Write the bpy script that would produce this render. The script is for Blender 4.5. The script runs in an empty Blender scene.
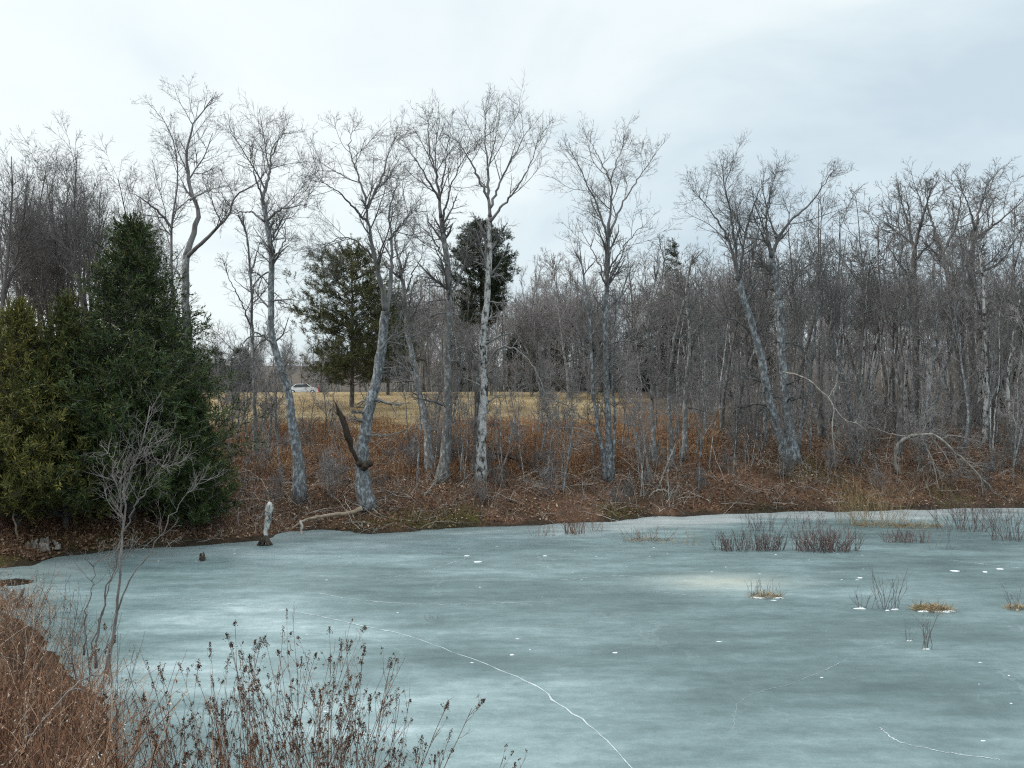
import bpy, math, numpy as np
from math import pi, sin, cos, radians

RNG = np.random.default_rng
sc = bpy.context.scene
COL = sc.collection
CX, HOR, F = 512.0, 384.0, 788.0      # picture centre, horizon row, focal length in pixels
CAMZ = 5.0                             # eye height above the ice

# ------------------------------------------------------------------ objects
def link(o):
    COL.objects.link(o); return o

def thing(name, label, cat, loc=(0, 0, 0), rz=0.0, group=None, scale=1.0):
    o = link(bpy.data.objects.new(name, None))
    o.empty_display_size = 0.2
    o.location = loc; o.rotation_euler = (0, 0, rz)
    o.scale = (scale,) * 3 if np.isscalar(scale) else scale
    o['label'] = label; o['category'] = cat
    if group: o['group'] = group
    return o

def tag(o, label=None, cat=None, group=None, kind=None):
    for k, v in (('label', label), ('category', cat), ('group', group), ('kind', kind)):
        if v: o[k] = v
    return o

def dup(root, loc, rz=0.0, scale=1.0, label=None, group=None):
    r = root.copy(); link(r); r.location = loc; r.rotation_euler = (0, 0, rz)
    r.scale = (scale,) * 3 if np.isscalar(scale) else scale
    if label: r['label'] = label
    if group: r['group'] = group
    for ch in root.children:
        c = ch.copy(); link(c); c.parent = r
    return r

# ------------------------------------------------------------------ mesh bag
class Bag:
    def __init__(s):
        s.v = []; s.f = []; s.n = 0; s.a = []; s.smooth = []
    def add(s, v, faces, var=None, smooth=False):
        v = np.asarray(v, float).reshape(-1, 3)
        s.v.append(v)
        for fa in faces:
            fa = np.asarray(fa, np.int64)
            s.f.append(fa + s.n); s.smooth.append(smooth)
        s.a.append(np.full(len(v), .5) if var is None else np.broadcast_to(np.asarray(var, float), (len(v),)))
        s.n += len(v)
    def tubes(s, P, R, k=3, cap=False, var=None):
        P = np.asarray(P, float); R = np.asarray(R, float)
        if P.ndim == 2: P = P[None]; R = R[None]
        B, n, _ = P.shape
        if B == 0: return
        T = np.gradient(P, axis=1); T /= np.linalg.norm(T, axis=2, keepdims=True) + 1e-9
        D = P[:, -1] - P[:, 0]
        ref = np.zeros((B, 3)); ref[np.arange(B), np.abs(D).argmin(1)] = 1
        U = np.cross(T, ref[:, None]); U /= np.linalg.norm(U, axis=2, keepdims=True) + 1e-9
        V = np.cross(T, U)
        a = np.arange(k) * 2 * pi / k
        ring = P[:, :, None] + R[:, :, None, None] * (np.cos(a)[None, None, :, None] * U[:, :, None] + np.sin(a)[None, None, :, None] * V[:, :, None])
        idx = np.arange(B * n * k).reshape(B, n, k)
        A = idx[:, :-1]; C = idx[:, 1:]
        q = np.stack([A, np.roll(A, -1, 2), np.roll(C, -1, 2), C], -1).reshape(-1, 4)
        fs = [q]
        if cap: fs.append(idx[:, -1]); fs.append(idx[:, 0][:, ::-1])
        vv = None
        if var is not None: vv = np.repeat(np.broadcast_to(var, (B,)), n * k)
        s.add(ring, fs, vv, True)
    def flecks(s, rng, pos, d, ln, wd, var=None, fold=.25):
        N = len(pos)
        if N == 0: return
        d = d / (np.linalg.norm(d, axis=1, keepdims=True) + 1e-9)
        r = rng.normal(size=(N, 3)); p = np.cross(d, r); p /= np.linalg.norm(p, axis=1, keepdims=True) + 1e-9
        u = np.cross(d, p)
        ln = np.broadcast_to(ln, (N,))[:, None]; wd = np.broadcast_to(wd, (N,))[:, None]
        b = pos; t = pos + d * ln
        m = pos + d * ln * .5
        v = np.stack([b, m + p * wd * .5 + u * wd * fold, t, m - p * wd * .5 + u * wd * fold], 1)
        i = np.arange(N * 4).reshape(N, 4)
        if var is None: var = rng.random(N)
        s.add(v, [i[:, [0, 1, 2]], i[:, [0, 2, 3]]], np.repeat(var, 4))
    def build(s, name, mat, parent=None):
        me = bpy.data.meshes.new(name)
        v = np.concatenate(s.v) if s.v else np.zeros((0, 3))
        me.vertices.add(len(v)); me.vertices.foreach_set('co', v.astype(np.float32).ravel())
        li = np.concatenate([f.ravel() for f in s.f]).astype(np.int32)
        tot = np.concatenate([np.full(len(f), f.shape[1]) for f in s.f]).astype(np.int32)
        sm = np.concatenate([np.full(len(f), b) for f, b in zip(s.f, s.smooth)])
        st = np.concatenate([[0], np.cumsum(tot)[:-1]]).astype(np.int32)
        me.loops.add(len(li)); me.loops.foreach_set('vertex_index', li)
        me.polygons.add(len(tot)); me.polygons.foreach_set('loop_start', st)
        try: me.polygons.foreach_set('loop_total', tot)
        except Exception: pass
        me.polygons.foreach_set('use_smooth', sm.astype(bool))
        at = me.attributes.new('var', 'FLOAT', 'POINT')
        at.data.foreach_set('value', np.concatenate(s.a).astype(np.float32))
        me.update(calc_edges=True); me.validate()
        me.materials.append(mat)
        o = link(bpy.data.objects.new(name, me))
        if parent: o.parent = parent
        return o

# ------------------------------------------------------------------ value noise
def vnoise(x, y, seed=0):
    xi = np.floor(x).astype(np.int64); yi = np.floor(y).astype(np.int64)
    xf = x - xi; yf = y - yi
    def h(a, b):
        n = (a * 374761393 + b * 668265263 + seed * 1442695041) & 0x7fffffff
        n = ((n ^ (n >> 13)) * 1274126177) & 0x7fffffff
        return ((n ^ (n >> 16)) & 0xffff) / 65535.0
    u = xf * xf * (3 - 2 * xf); v = yf * yf * (3 - 2 * yf)
    return (h(xi, yi) * (1 - u) + h(xi + 1, yi) * u) * (1 - v) + (h(xi, yi + 1) * (1 - u) + h(xi + 1, yi + 1) * u) * v

def sstep(a, b, x):
    t = np.clip((x - a) / (b - a), 0, 1); return t * t * (3 - 2 * t)

# ------------------------------------------------------------------ pond + terrain
def ice(px, py):
    D = CAMZ * F / (py - HOR); return ((px - CX) / F * D, D)

POND = [ice(*p) for p in [(28, 566), (60, 557), (130, 549), (200, 545), (235, 543), (262, 540), (285, 533), (325, 530), (365, 534), (400, 532), (450, 529),
        (500, 526), (560, 524), (610, 522), (640, 518), (700, 515), (760, 513), (850, 511), (950, 509), (1050, 507)]]
POND += [(45, 34), (70, 26), (70, -5), (30, 1), (12, 5.5), (4, 7.4), (0, 8.0), (-1.5, 8.2), (-3.6, 8.8), (-5.2, 10.4)]
POND += [ice(*p) for p in [(100, 705), (76, 676), (52, 645), (32, 622), (12, 608), (-12, 599)]]
POND += [(-15.5, 18.6), (-17, 19.4), (-16, 20.8)]
POND = np.array(POND)

def pond_sd(x, y):
    x = np.asarray(x, float).ravel(); y = np.asarray(y, float).ravel()
    d2 = np.full(x.shape, 1e12); inside = np.zeros(x.shape, bool)
    n = len(POND)
    for i in range(n):
        ax, ay = POND[i]; bx, by = POND[(i + 1) % n]
        ex, ey = bx - ax, by - ay
        t = np.clip(((x - ax) * ex + (y - ay) * ey) / (ex * ex + ey * ey), 0, 1)
        d2 = np.minimum(d2, (x - ax - t * ex) ** 2 + (y - ay - t * ey) ** 2)
        c = ((ay > y) != (by > y)) & (x < (bx - ax) * (y - ay) / (by - ay + 1e-12) + ax)
        inside ^= c
    d = np.sqrt(d2)
    return np.where(inside, -d, d)

def height(x, y, sd=None):
    shp = np.shape(x)
    x = np.asarray(x, float).ravel(); y = np.asarray(y, float).ravel()
    d = pond_sd(x, y) if sd is None else sd.ravel()
    d = d + (vnoise(x * 1.1, y * 1.1, 3) - .5) * .5 + (vnoise(x * 3.1, y * 3.1, 4) - .5) * .2
    d = d * 1.0
    zc = np.interp(d, [0, .5, 1, 3, 6, 10, 20, 30, 38, 50, 80, 110, 150, 230, 500, 2000], [.0, .22, .35, 1.0, 1.45, 1.95, 3.0, 3.9, 4.3, 4.2, 3.5, 3.7, 4.4, 6.5, 16, 50])
    zr = np.interp(d, [0, .5, 1, 2.5, 6, 15, 30, 60, 120, 500, 2000], [.0, .28, .5, 1.4, 2.1, 2.9, 3.8, 5.2, 8, 25, 60])
    zl = np.interp(d, [0, 1, 3, 6, 12, 25, 60, 500, 2000], [.0, .15, .45, 1.0, 1.6, 3, 5, 25, 60])
    zn = np.interp(d, [0, .6, 1.5, 3, 6, 9, 30, 2000], [.0, .3, .8, 1.6, 2.8, 3.4, 3.8, 20])
    wr = sstep(5, 11, x - .12 * (y - 28))
    z = zc * (1 - wr) + zr * wr
    wl = sstep(24, 17, y) * sstep(-3, -8, x); z = z * (1 - wl) + zl * wl
    wn = sstep(10.5, 8.5, y); z = z * (1 - wn) + zn * wn
    z += (vnoise(x * .45, y * .45, 1) - .5) * .25 * sstep(.5, 4, d) * sstep(60, 20, d) + (vnoise(x * 1.7, y * 1.7, 2) - .5) * .12 * sstep(0, 1.5, d) * sstep(40, 10, d)
    z = np.where(d < 0, np.maximum(d * .35, -.7), z)
    return z.reshape(shp)

def H(x, y): return float(height(np.array([x]), np.array([y]))[0])

def at(px, py, D):
    return np.array([(px - CX) / F * D, D, CAMZ - (py - HOR) / F * D])

def ground_at(px, py, d0=6.0, d1=160.0):
    D = np.concatenate([np.arange(d0, 60, .05), np.arange(60, d1, .2)])
    x = (px - CX) / F * D; z = CAMZ - (py - HOR) / F * D
    g = height(x, D)
    hit = np.nonzero(z <= np.maximum(g, 0))[0]
    i = hit[0] if len(hit) else len(D) - 1
    return np.array([x[i], D[i], max(g[i], 0.0)])

# ------------------------------------------------------------------ materials
def nodes(name):
    m = bpy.data.materials.new(name); m.use_nodes = True
    nt = m.node_tree; b = nt.nodes['Principled BSDF']
    return m, nt, b, nt.nodes.new, nt.links.new

def ramp(nt, stops, fac=None):
    r = nt.nodes.new('ShaderNodeValToRGB'); e = r.color_ramp.elements
    while len(e) < len(stops): e.new(.5)
    for i, (p, c) in enumerate(stops):
        e[i].position = p; e[i].color = (*c, 1) if len(c) == 3 else c
    if fac is not None: nt.links.new(fac, r.inputs[0])
    return r

def noise(nt, vec, scale, detail=4, rough=.6):
    n = nt.nodes.new('ShaderNodeTexNoise'); n.inputs['Scale'].default_value = scale
    n.inputs['Detail'].default_value = detail; n.inputs['Roughness'].default_value = rough
    if vec is not None: nt.links.new(vec, n.inputs['Vector'])
    return n

def mapping(nt, vec, scale):
    m = nt.nodes.new('ShaderNodeMapping'); m.inputs['Scale'].default_value = scale
    nt.links.new(vec, m.inputs['Vector']); return m.outputs[0]

def mix(nt, fac, a, b, mode='MIX'):
    m = nt.nodes.new('ShaderNodeMix'); m.data_type = 'RGBA'; m.blend_type = mode
    for s, v in ((m.inputs[0], fac), (m.inputs[6], a), (m.inputs[7], b)):
        if hasattr(v, 'links'): nt.links.new(v, s)
        elif isinstance(v, (int, float)): s.default_value = v
        else: s.default_value = (*v, 1)
    return m.outputs[2]

def bump(nt, b, h, strength, dist=.02):
    n = nt.nodes.new('ShaderNodeBump'); n.inputs['Strength'].default_value = strength; n.inputs['Distance'].default_value = dist
    nt.links.new(h, n.inputs['Height']); nt.links.new(n.outputs[0], b.inputs['Normal'])

def bark(name, dark, light, lichen=None, amount=.5, scale=9, zs=.25, spec=.1):
    m, nt, b, N, L = nodes(name)
    tc = N('ShaderNodeTexCoord').outputs['Object']
    n1 = noise(nt, mapping(nt, tc, (1, 1, zs)), scale, 5, .7)
    c = ramp(nt, [(.32, dark), (.68, light)], n1.outputs[0]).outputs[0]
    if lichen:
        n2 = noise(nt, mapping(nt, tc, (1, 1, .55)), scale * .55, 4, .65)
        f = ramp(nt, [(amount - .07, (0, 0, 0)), (amount + .07, (1, 1, 1))], n2.outputs[0]).outputs[0]
        c = mix(nt, f, c, lichen)
    oi = N('ShaderNodeObjectInfo').outputs['Random']
    h = N('ShaderNodeHueSaturation'); L(c, h.inputs['Color'])
    mr = N('ShaderNodeMapRange'); L(oi, mr.inputs[0]); mr.inputs[3].default_value = .78; mr.inputs[4].default_value = 1.2
    L(mr.outputs[0], h.inputs['Value'])
    L(h.outputs[0], b.inputs['Base Color']); b.inputs['Roughness'].default_value = .9; b.inputs['Specular IOR Level'].default_value = spec
    bump(nt, b, n1.outputs[0], .7, .03)
    return m

def varmat(name, stops, rough=.85, spec=.15, nz=None):
    m, nt, b, N, L = nodes(name)
    a = N('ShaderNodeAttribute'); a.attribute_name = 'var'
    c = ramp(nt, stops, a.outputs['Fac']).outputs[0]
    if nz:
        tc = N('ShaderNodeTexCoord').outputs['Object']
        n1 = noise(nt, tc, nz, 3)
        c = mix(nt, ramp(nt, [(.35, (0, 0, 0)), (.65, (1, 1, 1))], n1.outputs[0]).outputs[0], mix(nt, 1.0, c, (.62, .6, .62), 'MULTIPLY'), c)
    L(c, b.inputs['Base Color']); b.inputs['Roughness'].default_value = rough; b.inputs['Specular IOR Level'].default_value = spec
    return m

def plain(name, col, rough=.5, metal=0, spec=.5, vary=.12):
    m, nt, b, N, L = nodes(name)
    n1 = noise(nt, N('ShaderNodeTexCoord').outputs['Object'], 6, 4)
    L(ramp(nt, [(.3, tuple(c * (1 - vary) for c in col)), (.7, tuple(min(1, c * (1 + vary)) for c in col))], n1.outputs[0]).outputs[0], b.inputs['Base Color'])
    b.inputs['Roughness'].default_value = rough; b.inputs['Metallic'].default_value = metal; b.inputs['Specular IOR Level'].default_value = spec
    return m

M = {}
M['lichen'] = bark('lichen_bark', (.06, .063, .066), (.185, .192, .2), (.32, .355, .375), .545, 17)
M['grey'] = bark('grey_bark', (.085, .083, .08), (.27, .265, .255), (.42, .44, .45), .58, 14)
M['dark'] = bark('dark_bark', (.06, .056, .053), (.19, .18, .17), (.32, .33, .33), .61, 12)
M['birch'] = bark('birch_bark', (.36, .36, .355), (.58, .58, .57), (.045, .042, .04), .53, 11, .6)
M['pale'] = bark('pale_dead_wood', (.16, .14, .12), (.42, .39, .35), (.5, .48, .44), .62, 9)
M['tanlog'] = bark('weathered_log', (.22, .16, .11), (.42, .34, .26), (.5, .45, .38), .6, 7)
M['rot'] = bark('rotten_wood', (.022, .018, .015), (.09, .07, .055), None, .5, 9)
M['snag'] = bark('peeling_snag', (.42, .43, .40), (.6, .6, .57), (.035, .03, .026), .53, 9, .6)
M['twig'] = bark('twig_bark', (.09, .088, .088), (.24, .235, .23), None, .5, 5)
M['twigpale'] = bark('pale_twig_bark', (.13, .12, .115), (.29, .27, .255), None, .5, 5)
M['twigpurple'] = bark('purple_twig_bark', (.165, .152, .152), (.33, .308, .302), None, .5, 5)
M['twigdark'] = bark('dark_twig_bark', (.08, .077, .076), (.215, .205, .20), None, .5, 5)
M['reedtwig'] = bark('red_twig_bark', (.085, .056, .054), (.21, .15, .14), None, .5, 5)
M['rusttwig'] = bark('rust_twig_bark', (.11, .06, .04), (.28, .165, .115), None, .5, 5)
M['cedar'] = varmat('cedar_leaf', [(0, (.016, .032, .012)), (.45, (.042, .07, .022)), (.85, (.095, .12, .034)), (1, (.17, .15, .045))], .65, .25)
M['cedaryel'] = varmat('yellow_cedar_leaf', [(0, (.04, .055, .016)), (.5, (.13, .135, .032)), (1, (.27, .22, .055))], .65, .25)
M['cedarmid'] = varmat('green_cedar_leaf', [(0, (.026, .042, .014)), (.5, (.075, .095, .026)), (1, (.18, .16, .045))], .65, .25)
M['pine'] = varmat('pine_needles', [(0, (.026, .038, .016)), (.5, (.07, .082, .03)), (1, (.19, .165, .06))], .7, .2)
M['pinedark'] = varmat('dark_pine_needles', [(0, (.016, .027, .016)), (.5, (.034, .05, .026)), (1, (.075, .085, .04))], .7, .2)
M['litter'] = varmat('fallen_leaves', [(0, (.05, .03, .022)), (.25, (.13, .07, .045)), (.55, (.24, .14, .09)), (.8, (.34, .225, .15)), (1, (.47, .38, .30))], .75, .25)
M['rust'] = varmat('rust_weeds', [(0, (.09, .05, .03)), (.35, (.24, .12, .058)), (.7, (.37, .205, .10)), (1, (.52, .39, .23))], .85, .1)
M['bankweed'] = varmat('bank_weeds', [(0, (.07, .045, .033)), (.5, (.19, .11, .068)), (.85, (.29, .19, .12)), (1, (.43, .34, .24))], .85, .1)
M['fgweed'] = varmat('dry_weeds', [(0, (.03, .018, .014)), (.25, (.11, .056, .037)), (.5, (.235, .12, .075)), (.72, (.34, .195, .12)), (.88, (.46, .35, .25)), (1, (.58, .52, .45))], .85, .1)
M['sticks'] = varmat('fallen_sticks', [(0, (.06, .05, .044)), (.35, (.17, .14, .12)), (.7, (.36, .33, .30)), (1, (.55, .52, .49))], .85, .1)
M['tan'] = varmat('tan_grass', [(0, (.16, .11, .06)), (.5, (.30, .22, .12)), (1, (.45, .36, .22))], .85, .1)
M['moss'] = varmat('moss_grass', [(0, (.05, .05, .018)), (.5, (.11, .105, .03)), (1, (.2, .17, .06))], .85, .1)
M['seed'] = varmat('seed_heads', [(0, (.025, .014, .01)), (.5, (.075, .04, .026)), (.85, (.15, .085, .055)), (1, (.26, .17, .12))], .9, .05)
M['leafdry'] = varmat('dry_leaf', [(0, (.09, .04, .022)), (.6, (.2, .09, .045)), (1, (.34, .19, .1))], .8, .1)
M['snow'] = plain('snow', (.66, .69, .71), .7, 0, .2, .15)
M['crack'] = plain('crack_ice', (.42, .48, .50), .6, 0, .3, .25)
M['rock'] = bark('grey_rock', (.10, .09, .08), (.30, .27, .24), (.4, .38, .34), .6, 6, 1)

def ground_mat():
    m, nt, b, N, L = nodes('earth')
    tc = N('ShaderNodeTexCoord').outputs['Object']
    def A(n):
        a = N('ShaderNodeAttribute'); a.attribute_name = n; return a.outputs['Fac']
    n1 = noise(nt, tc, 6, 6, .75); n2 = noise(nt, tc, .7, 4, .6); n3 = noise(nt, tc, 28, 3, .7)
    lit = ramp(nt, [(.3, (.06, .036, .026)), (.48, (.15, .082, .053)), (.62, (.24, .135, .083)), (.75, (.34, .24, .165))], n1.outputs[0]).outputs[0]
    lit2 = ramp(nt, [(.35, (.05, .035, .025)), (.65, (.13, .085, .055))], n3.outputs[0]).outputs[0]
    lit = mix(nt, ramp(nt, [(.4, (0, 0, 0)), (.6, (1, 1, 1))], n2.outputs[0]).outputs[0], lit, lit2)
    n4 = noise(nt, mapping(nt, tc, (.5, 1.6, 1)), .5, 6, .7)
    fld = ramp(nt, [(.25, (.16, .115, .064)), (.45, (.28, .205, .115)), (.58, (.37, .285, .165)), (.75, (.45, .36, .225))], n4.outputs[0]).outputs[0]
    n5 = noise(nt, tc, 3.5, 5, .7)
    mos = ramp(nt, [(.3, (.03, .028, .012)), (.5, (.075, .075, .022)), (.7, (.15, .12, .05))], n5.outputs[0]).outputs[0]
    mud = ramp(nt, [(.3, (.02, .017, .014)), (.7, (.06, .05, .038))], n1.outputs[0]).outputs[0]
    wdf = ramp(nt, [(.3, (.05, .042, .036)), (.5, (.10, .082, .068)), (.7, (.17, .145, .12))], n1.outputs[0]).outputs[0]
    c = mix(nt, A('woodfloor'), lit, wdf)
    c = mix(nt, A('field'), c, fld)
    c = mix(nt, A('mossy'), c, mos)
    c = mix(nt, A('mud'), c, mud)
    L(c, b.inputs['Base Color']); b.inputs['Roughness'].default_value = .95; b.inputs['Specular IOR Level'].default_value = .05
    ad = N('ShaderNodeMath'); ad.operation = 'ADD'; L(n1.outputs[0], ad.inputs[0]); L(n3.outputs[0], ad.inputs[1])
    bump(nt, b, ad.outputs[0], .8, .08)
    return m

def ice_mat():
    m, nt, b, N, L = nodes('pond_ice')
    tc = N('ShaderNodeTexCoord').outputs['Object']
    at_ = N('ShaderNodeAttribute'); at_.attribute_name = 'shore'
    ap = N('ShaderNodeAttribute'); ap.attribute_name = 'patch'
    am = N('ShaderNodeAttribute'); am.attribute_name = 'milky_sheen'
    big = noise(nt, mapping(nt, tc, (.35, .9, 1)), .33, 6, .6)
    med = noise(nt, mapping(nt, tc, (.4, 1.5, 1)), 1.1, 7, .7)
    fine = noise(nt, tc, 22, 5, .75)
    gr = noise(nt, tc, 70, 3, .7)
    s = N('ShaderNodeMath'); s.operation = 'MULTIPLY_ADD'; L(med.outputs[0], s.inputs[0]); s.inputs[1].default_value = .55; L(big.outputs[0], s.inputs[2])
    s2 = N('ShaderNodeMath'); s2.operation = 'MULTIPLY_ADD'; L(fine.outputs[0], s2.inputs[0]); s2.inputs[1].default_value = .22; L(s.outputs[0], s2.inputs[2])
    s3 = N('ShaderNodeMath'); s3.operation = 'MULTIPLY_ADD'; L(am.outputs['Fac'], s3.inputs[0]); s3.inputs[1].default_value = .24; L(s2.outputs[0], s3.inputs[2])
    mot = noise(nt, mapping(nt, tc, (.8, 1.1, 1)), 3.6, 6, .72)
    sm = N('ShaderNodeMath'); sm.operation = 'MULTIPLY_ADD'; L(mot.outputs[0], sm.inputs[0]); sm.inputs[1].default_value = .34; L(s3.outputs[0], sm.inputs[2]); s3 = sm
    s4 = N('ShaderNodeMath'); s4.operation = 'MULTIPLY_ADD'; L(gr.outputs[0], s4.inputs[0]); s4.inputs[1].default_value = .30; L(s3.outputs[0], s4.inputs[2])
    v = N('ShaderNodeMapRange'); L(s4.outputs[0], v.inputs[0]); v.inputs[1].default_value = .97; v.inputs[2].default_value = 1.57
    c = ramp(nt, [(0, (.066, .100, .103)), (.28, (.100, .144, .147)), (.52, (.146, .202, .207)), (.78, (.228, .298, .306)), (1, (.35, .42, .435))], v.outputs[0]).outputs[0]
    # white frozen bubbles / frost specks
    vo = N('ShaderNodeTexVoronoi'); vo.inputs['Scale'].default_value = 5.0; L(tc, vo.inputs['Vector'])
    sp = ramp(nt, [(.0, (1, 1, 1)), (.028, (1, 1, 1)), (.05, (0, 0, 0))], vo.outputs['Distance']).outputs[0]
    n6 = noise(nt, tc, .45, 2)
    sp = mix(nt, 1.0, sp, ramp(nt, [(.5, (0, 0, 0)), (.66, (.55, .55, .55))], n6.outputs[0]).outputs[0], 'MULTIPLY')
    c = mix(nt, sp, c, (.62, .67, .69))
    # thin wispy fractures
    wv = N('ShaderNodeTexVoronoi'); wv.feature = 'DISTANCE_TO_EDGE'; wv.inputs['Scale'].default_value = .22
    wn = noise(nt, tc, .9, 5, .7); wm = N('ShaderNodeMixRGB'); wm.inputs[0].default_value = .35; L(tc, wm.inputs[1]); L(wn.outputs['Color'], wm.inputs[2])
    sc_ = N('ShaderNodeVectorMath'); sc_.operation = 'SCALE'; sc_.inputs['Scale'].default_value = 1.6; L(wn.outputs['Color'], sc_.inputs[0])
    ad = N('ShaderNodeVectorMath'); L(tc, ad.inputs[0]); L(sc_.outputs[0], ad.inputs[1]); L(ad.outputs[0], wv.inputs['Vector'])
    cr = ramp(nt, [(.0, (.11, .11, .11)), (.004, (.07, .07, .07)), (.010, (0, 0, 0))], wv.outputs['Distance']).outputs[0]
    n7 = noise(nt, tc, .35, 2)
    cr = mix(nt, 1.0, cr, ramp(nt, [(.47, (0, 0, 0)), (.62, (1, 1, 1))], n7.outputs[0]).outputs[0], 'MULTIPLY')
    c = mix(nt, cr, c, (.5, .57, .59))
    shore_c = ramp(nt, [(.3, (.27, .29, .285)), (.6, (.38, .40, .40)), (.8, (.50, .52, .52))], med.outputs[0]).outputs[0]
    c = mix(nt, at_.outputs['Fac'], c, shore_c)
    c = mix(nt, ap.outputs['Fac'], c, (.45, .46, .40))
    L(c, b.inputs['Base Color'])
    rr = N('ShaderNodeMapRange'); L(med.outputs[0], rr.inputs[0]); rr.inputs[1].default_value = .3; rr.inputs[2].default_value = .7; rr.inputs[3].default_value = .33; rr.inputs[4].default_value = .6
    L(rr.outputs[0], b.inputs['Roughness']); b.inputs['Specular IOR Level'].default_value = .35
    bump(nt, b, s2.outputs[0], .25, .02)
    return m

# ------------------------------------------------------------------ ground and ice meshes
def axis(a0, a1, step, lo, hi):
    a = list(np.arange(a0, a1 + 1e-6, step))
    s = step; x = a[-1]
    while x < hi: s *= 1.18; x += s; a.append(x)
    s = step; x = a[0]; pre = []
    while x > lo: s *= 1.18; x -= s; pre.append(x)
    return np.array(pre[::-1] + a)

def grid_mesh(xs, ys, zf, keep=None, name='g', mat=None, attrs=None):
    X, Y = np.meshgrid(xs, ys); Z = zf(X, Y)
    nx, ny = len(xs), len(ys)
    idx = np.arange(nx * ny).reshape(ny, nx)
    q = np.stack([idx[:-1, :-1], idx[:-1, 1:], idx[1:, 1:], idx[1:, :-1]], -1).reshape(-1, 4)
    if keep is not None:
        k = keep(X, Y); kk = (k[:-1, :-1] & k[:-1, 1:] & k[1:, 1:] & k[1:, :-1]).ravel(); q = q[kk]
    used = np.unique(q); remap = np.full(nx * ny, -1); remap[used] = np.arange(len(used)); q = remap[q]
    bg = Bag(); bg.add(np.stack([X.ravel()[used], Y.ravel()[used], Z.ravel()[used]], 1), [q], None, True)
    o = bg.build(name, mat)
    for n, fn in (attrs or {}).items():
        a = o.data.attributes.new(n, 'FLOAT', 'POINT')
        a.data.foreach_set('value', fn(X.ravel()[used], Y.ravel()[used]).astype(np.float32))
    return o

def f_field(x, y):
    d = pond_sd(x, y)
    w = (vnoise(x * .35, y * .35, 7) - .5) * 9 + (vnoise(x * 1.3, y * 1.3, 8) - .5) * 5
    f = sstep(15, 21, d + w) * (1 - sstep(2.0, 7, x - .12 * (y - 28) + w * .35)) * sstep(20, 28, y)
    f *= 1 - sstep(72, 95, d)
    return f
def f_moss(x, y):
    d = pond_sd(x, y); s = vnoise(x * .5, y * .5, 11)
    return sstep(.45, .7, s) * sstep(2.2, .3, d) * sstep(-.2, .15, d) * .9 * sstep(15, 19, y) + sstep(9, 11, x) * sstep(18, 13, x) * sstep(.4, .7, s) * sstep(9, 3, d) * sstep(0, 1, d) * .6
def f_mud(x, y):
    d = pond_sd(x, y); return np.maximum(sstep(.45, .05, d + (vnoise(x * 2, y * 2, 12) - .5) * .5) * .9, .8 * sstep(19.5, 17.5, y) * sstep(1, -1, x))

gm = grid_mesh(axis(-34, 42, .25, -1600, 1600), axis(2, 72, .25, -300, 2600), height, None, 'ground', ground_mat(),
               {'field': f_field, 'woodfloor': lambda x, y: np.clip(sstep(5, 16, pond_sd(x, y)) * sstep(3, 9, x - .12 * (y - 28)) + sstep(60, 85, pond_sd(x, y)), 0, 1) * sstep(20, 30, y), 'mossy': f_moss, 'mud': f_mud})
tag(gm, 'brown leaf-strewn pond bank rising to a tan mown field', 'ground', kind='structure')

wx, wy = ice(12, 583)
def water_m(x, y):
    u = ((x - wx) / .8) ** 2 + ((y - wy) / .5) ** 2 + (vnoise(x * 2.2, y * 2.2, 31) - .5) * .9
    return u
tx0, ty0 = ice(722, 582)
im = grid_mesh(np.arange(-18, 71, .22), np.arange(-5, 36, .22), lambda x, y: x * 0.0 + (vnoise(x * .6, y * .6, 20) - .5) * .004,
               lambda x, y: (pond_sd(x, y).reshape(x.shape) < .7), 'pond_ice', ice_mat(),
               {'shore': lambda x, y: np.clip(sstep(2.6, .6, -pond_sd(x, y) + (vnoise(x * .8, y * 1.5, 21) - .5) * 2.2) * sstep(16, 22, y) * (.25 + .75 * sstep(0, 5, x)), 0, 1) * .8,
                'patch': lambda x, y: np.exp(-(((x - tx0) / 1.5) ** 2 + ((y - ty0) / .75) ** 2) * 1.1 - 0 * x) * .75 * (.6 + .4 * vnoise(x * 3, y * 3, 22)),
                'milky_sheen': lambda x, y: np.exp(-(((x + 5.5) / 2.6) ** 2 + ((y - 15.5) / 4) ** 2)) * 1.0 + np.exp(-(((x + 1.2) / 2.5) ** 2 + ((y - 11.2) / 1.8) ** 2)) * .8 + .5 * np.exp(-(((x - 5.5) / 2.2) ** 2 + ((y - 10.6) / .9) ** 2))  # milky patches; the large left one is sky sheen painted into the ice colour
                + .45 * np.exp(-((y - 23.5) / 1.6) ** 2) * sstep(-3, -9, x) - .25 * sstep(1, 4, x) * sstep(22, 17, y) * sstep(11, 14, y)})
tag(im, 'frozen pond with blue-grey cracked ice', 'ice', kind='structure')
# open dark water in the small inlet
m_, nt_, b_, N_, L_ = nodes('dark_water'); n_ = noise(nt_, N_('ShaderNodeTexCoord').outputs['Object'], 5, 3)
L_(ramp(nt_, [(.3, (.018, .015, .012)), (.7, (.04, .035, .028))], n_.outputs[0]).outputs[0], b_.inputs['Base Color']); b_.inputs['Roughness'].default_value = .16
bump(nt_, b_, n_.outputs[0], .08, .01)
wm_ = grid_mesh(np.arange(wx - 3.5, wx + 2.6, .06), np.arange(wy - 1.6, wy + 1.6, .06), lambda x, y: x * 0 + .008, lambda x, y: (water_m(x, y) < .62) | ((x < wx) & (np.abs(y - wy + .1) < .3 + .3 * (vnoise(x * 3, y * 3, 33) - .5))), 'water', m_)
tag(wm_, 'small patch of open dark water at the left shore', 'water', kind='structure')

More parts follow.
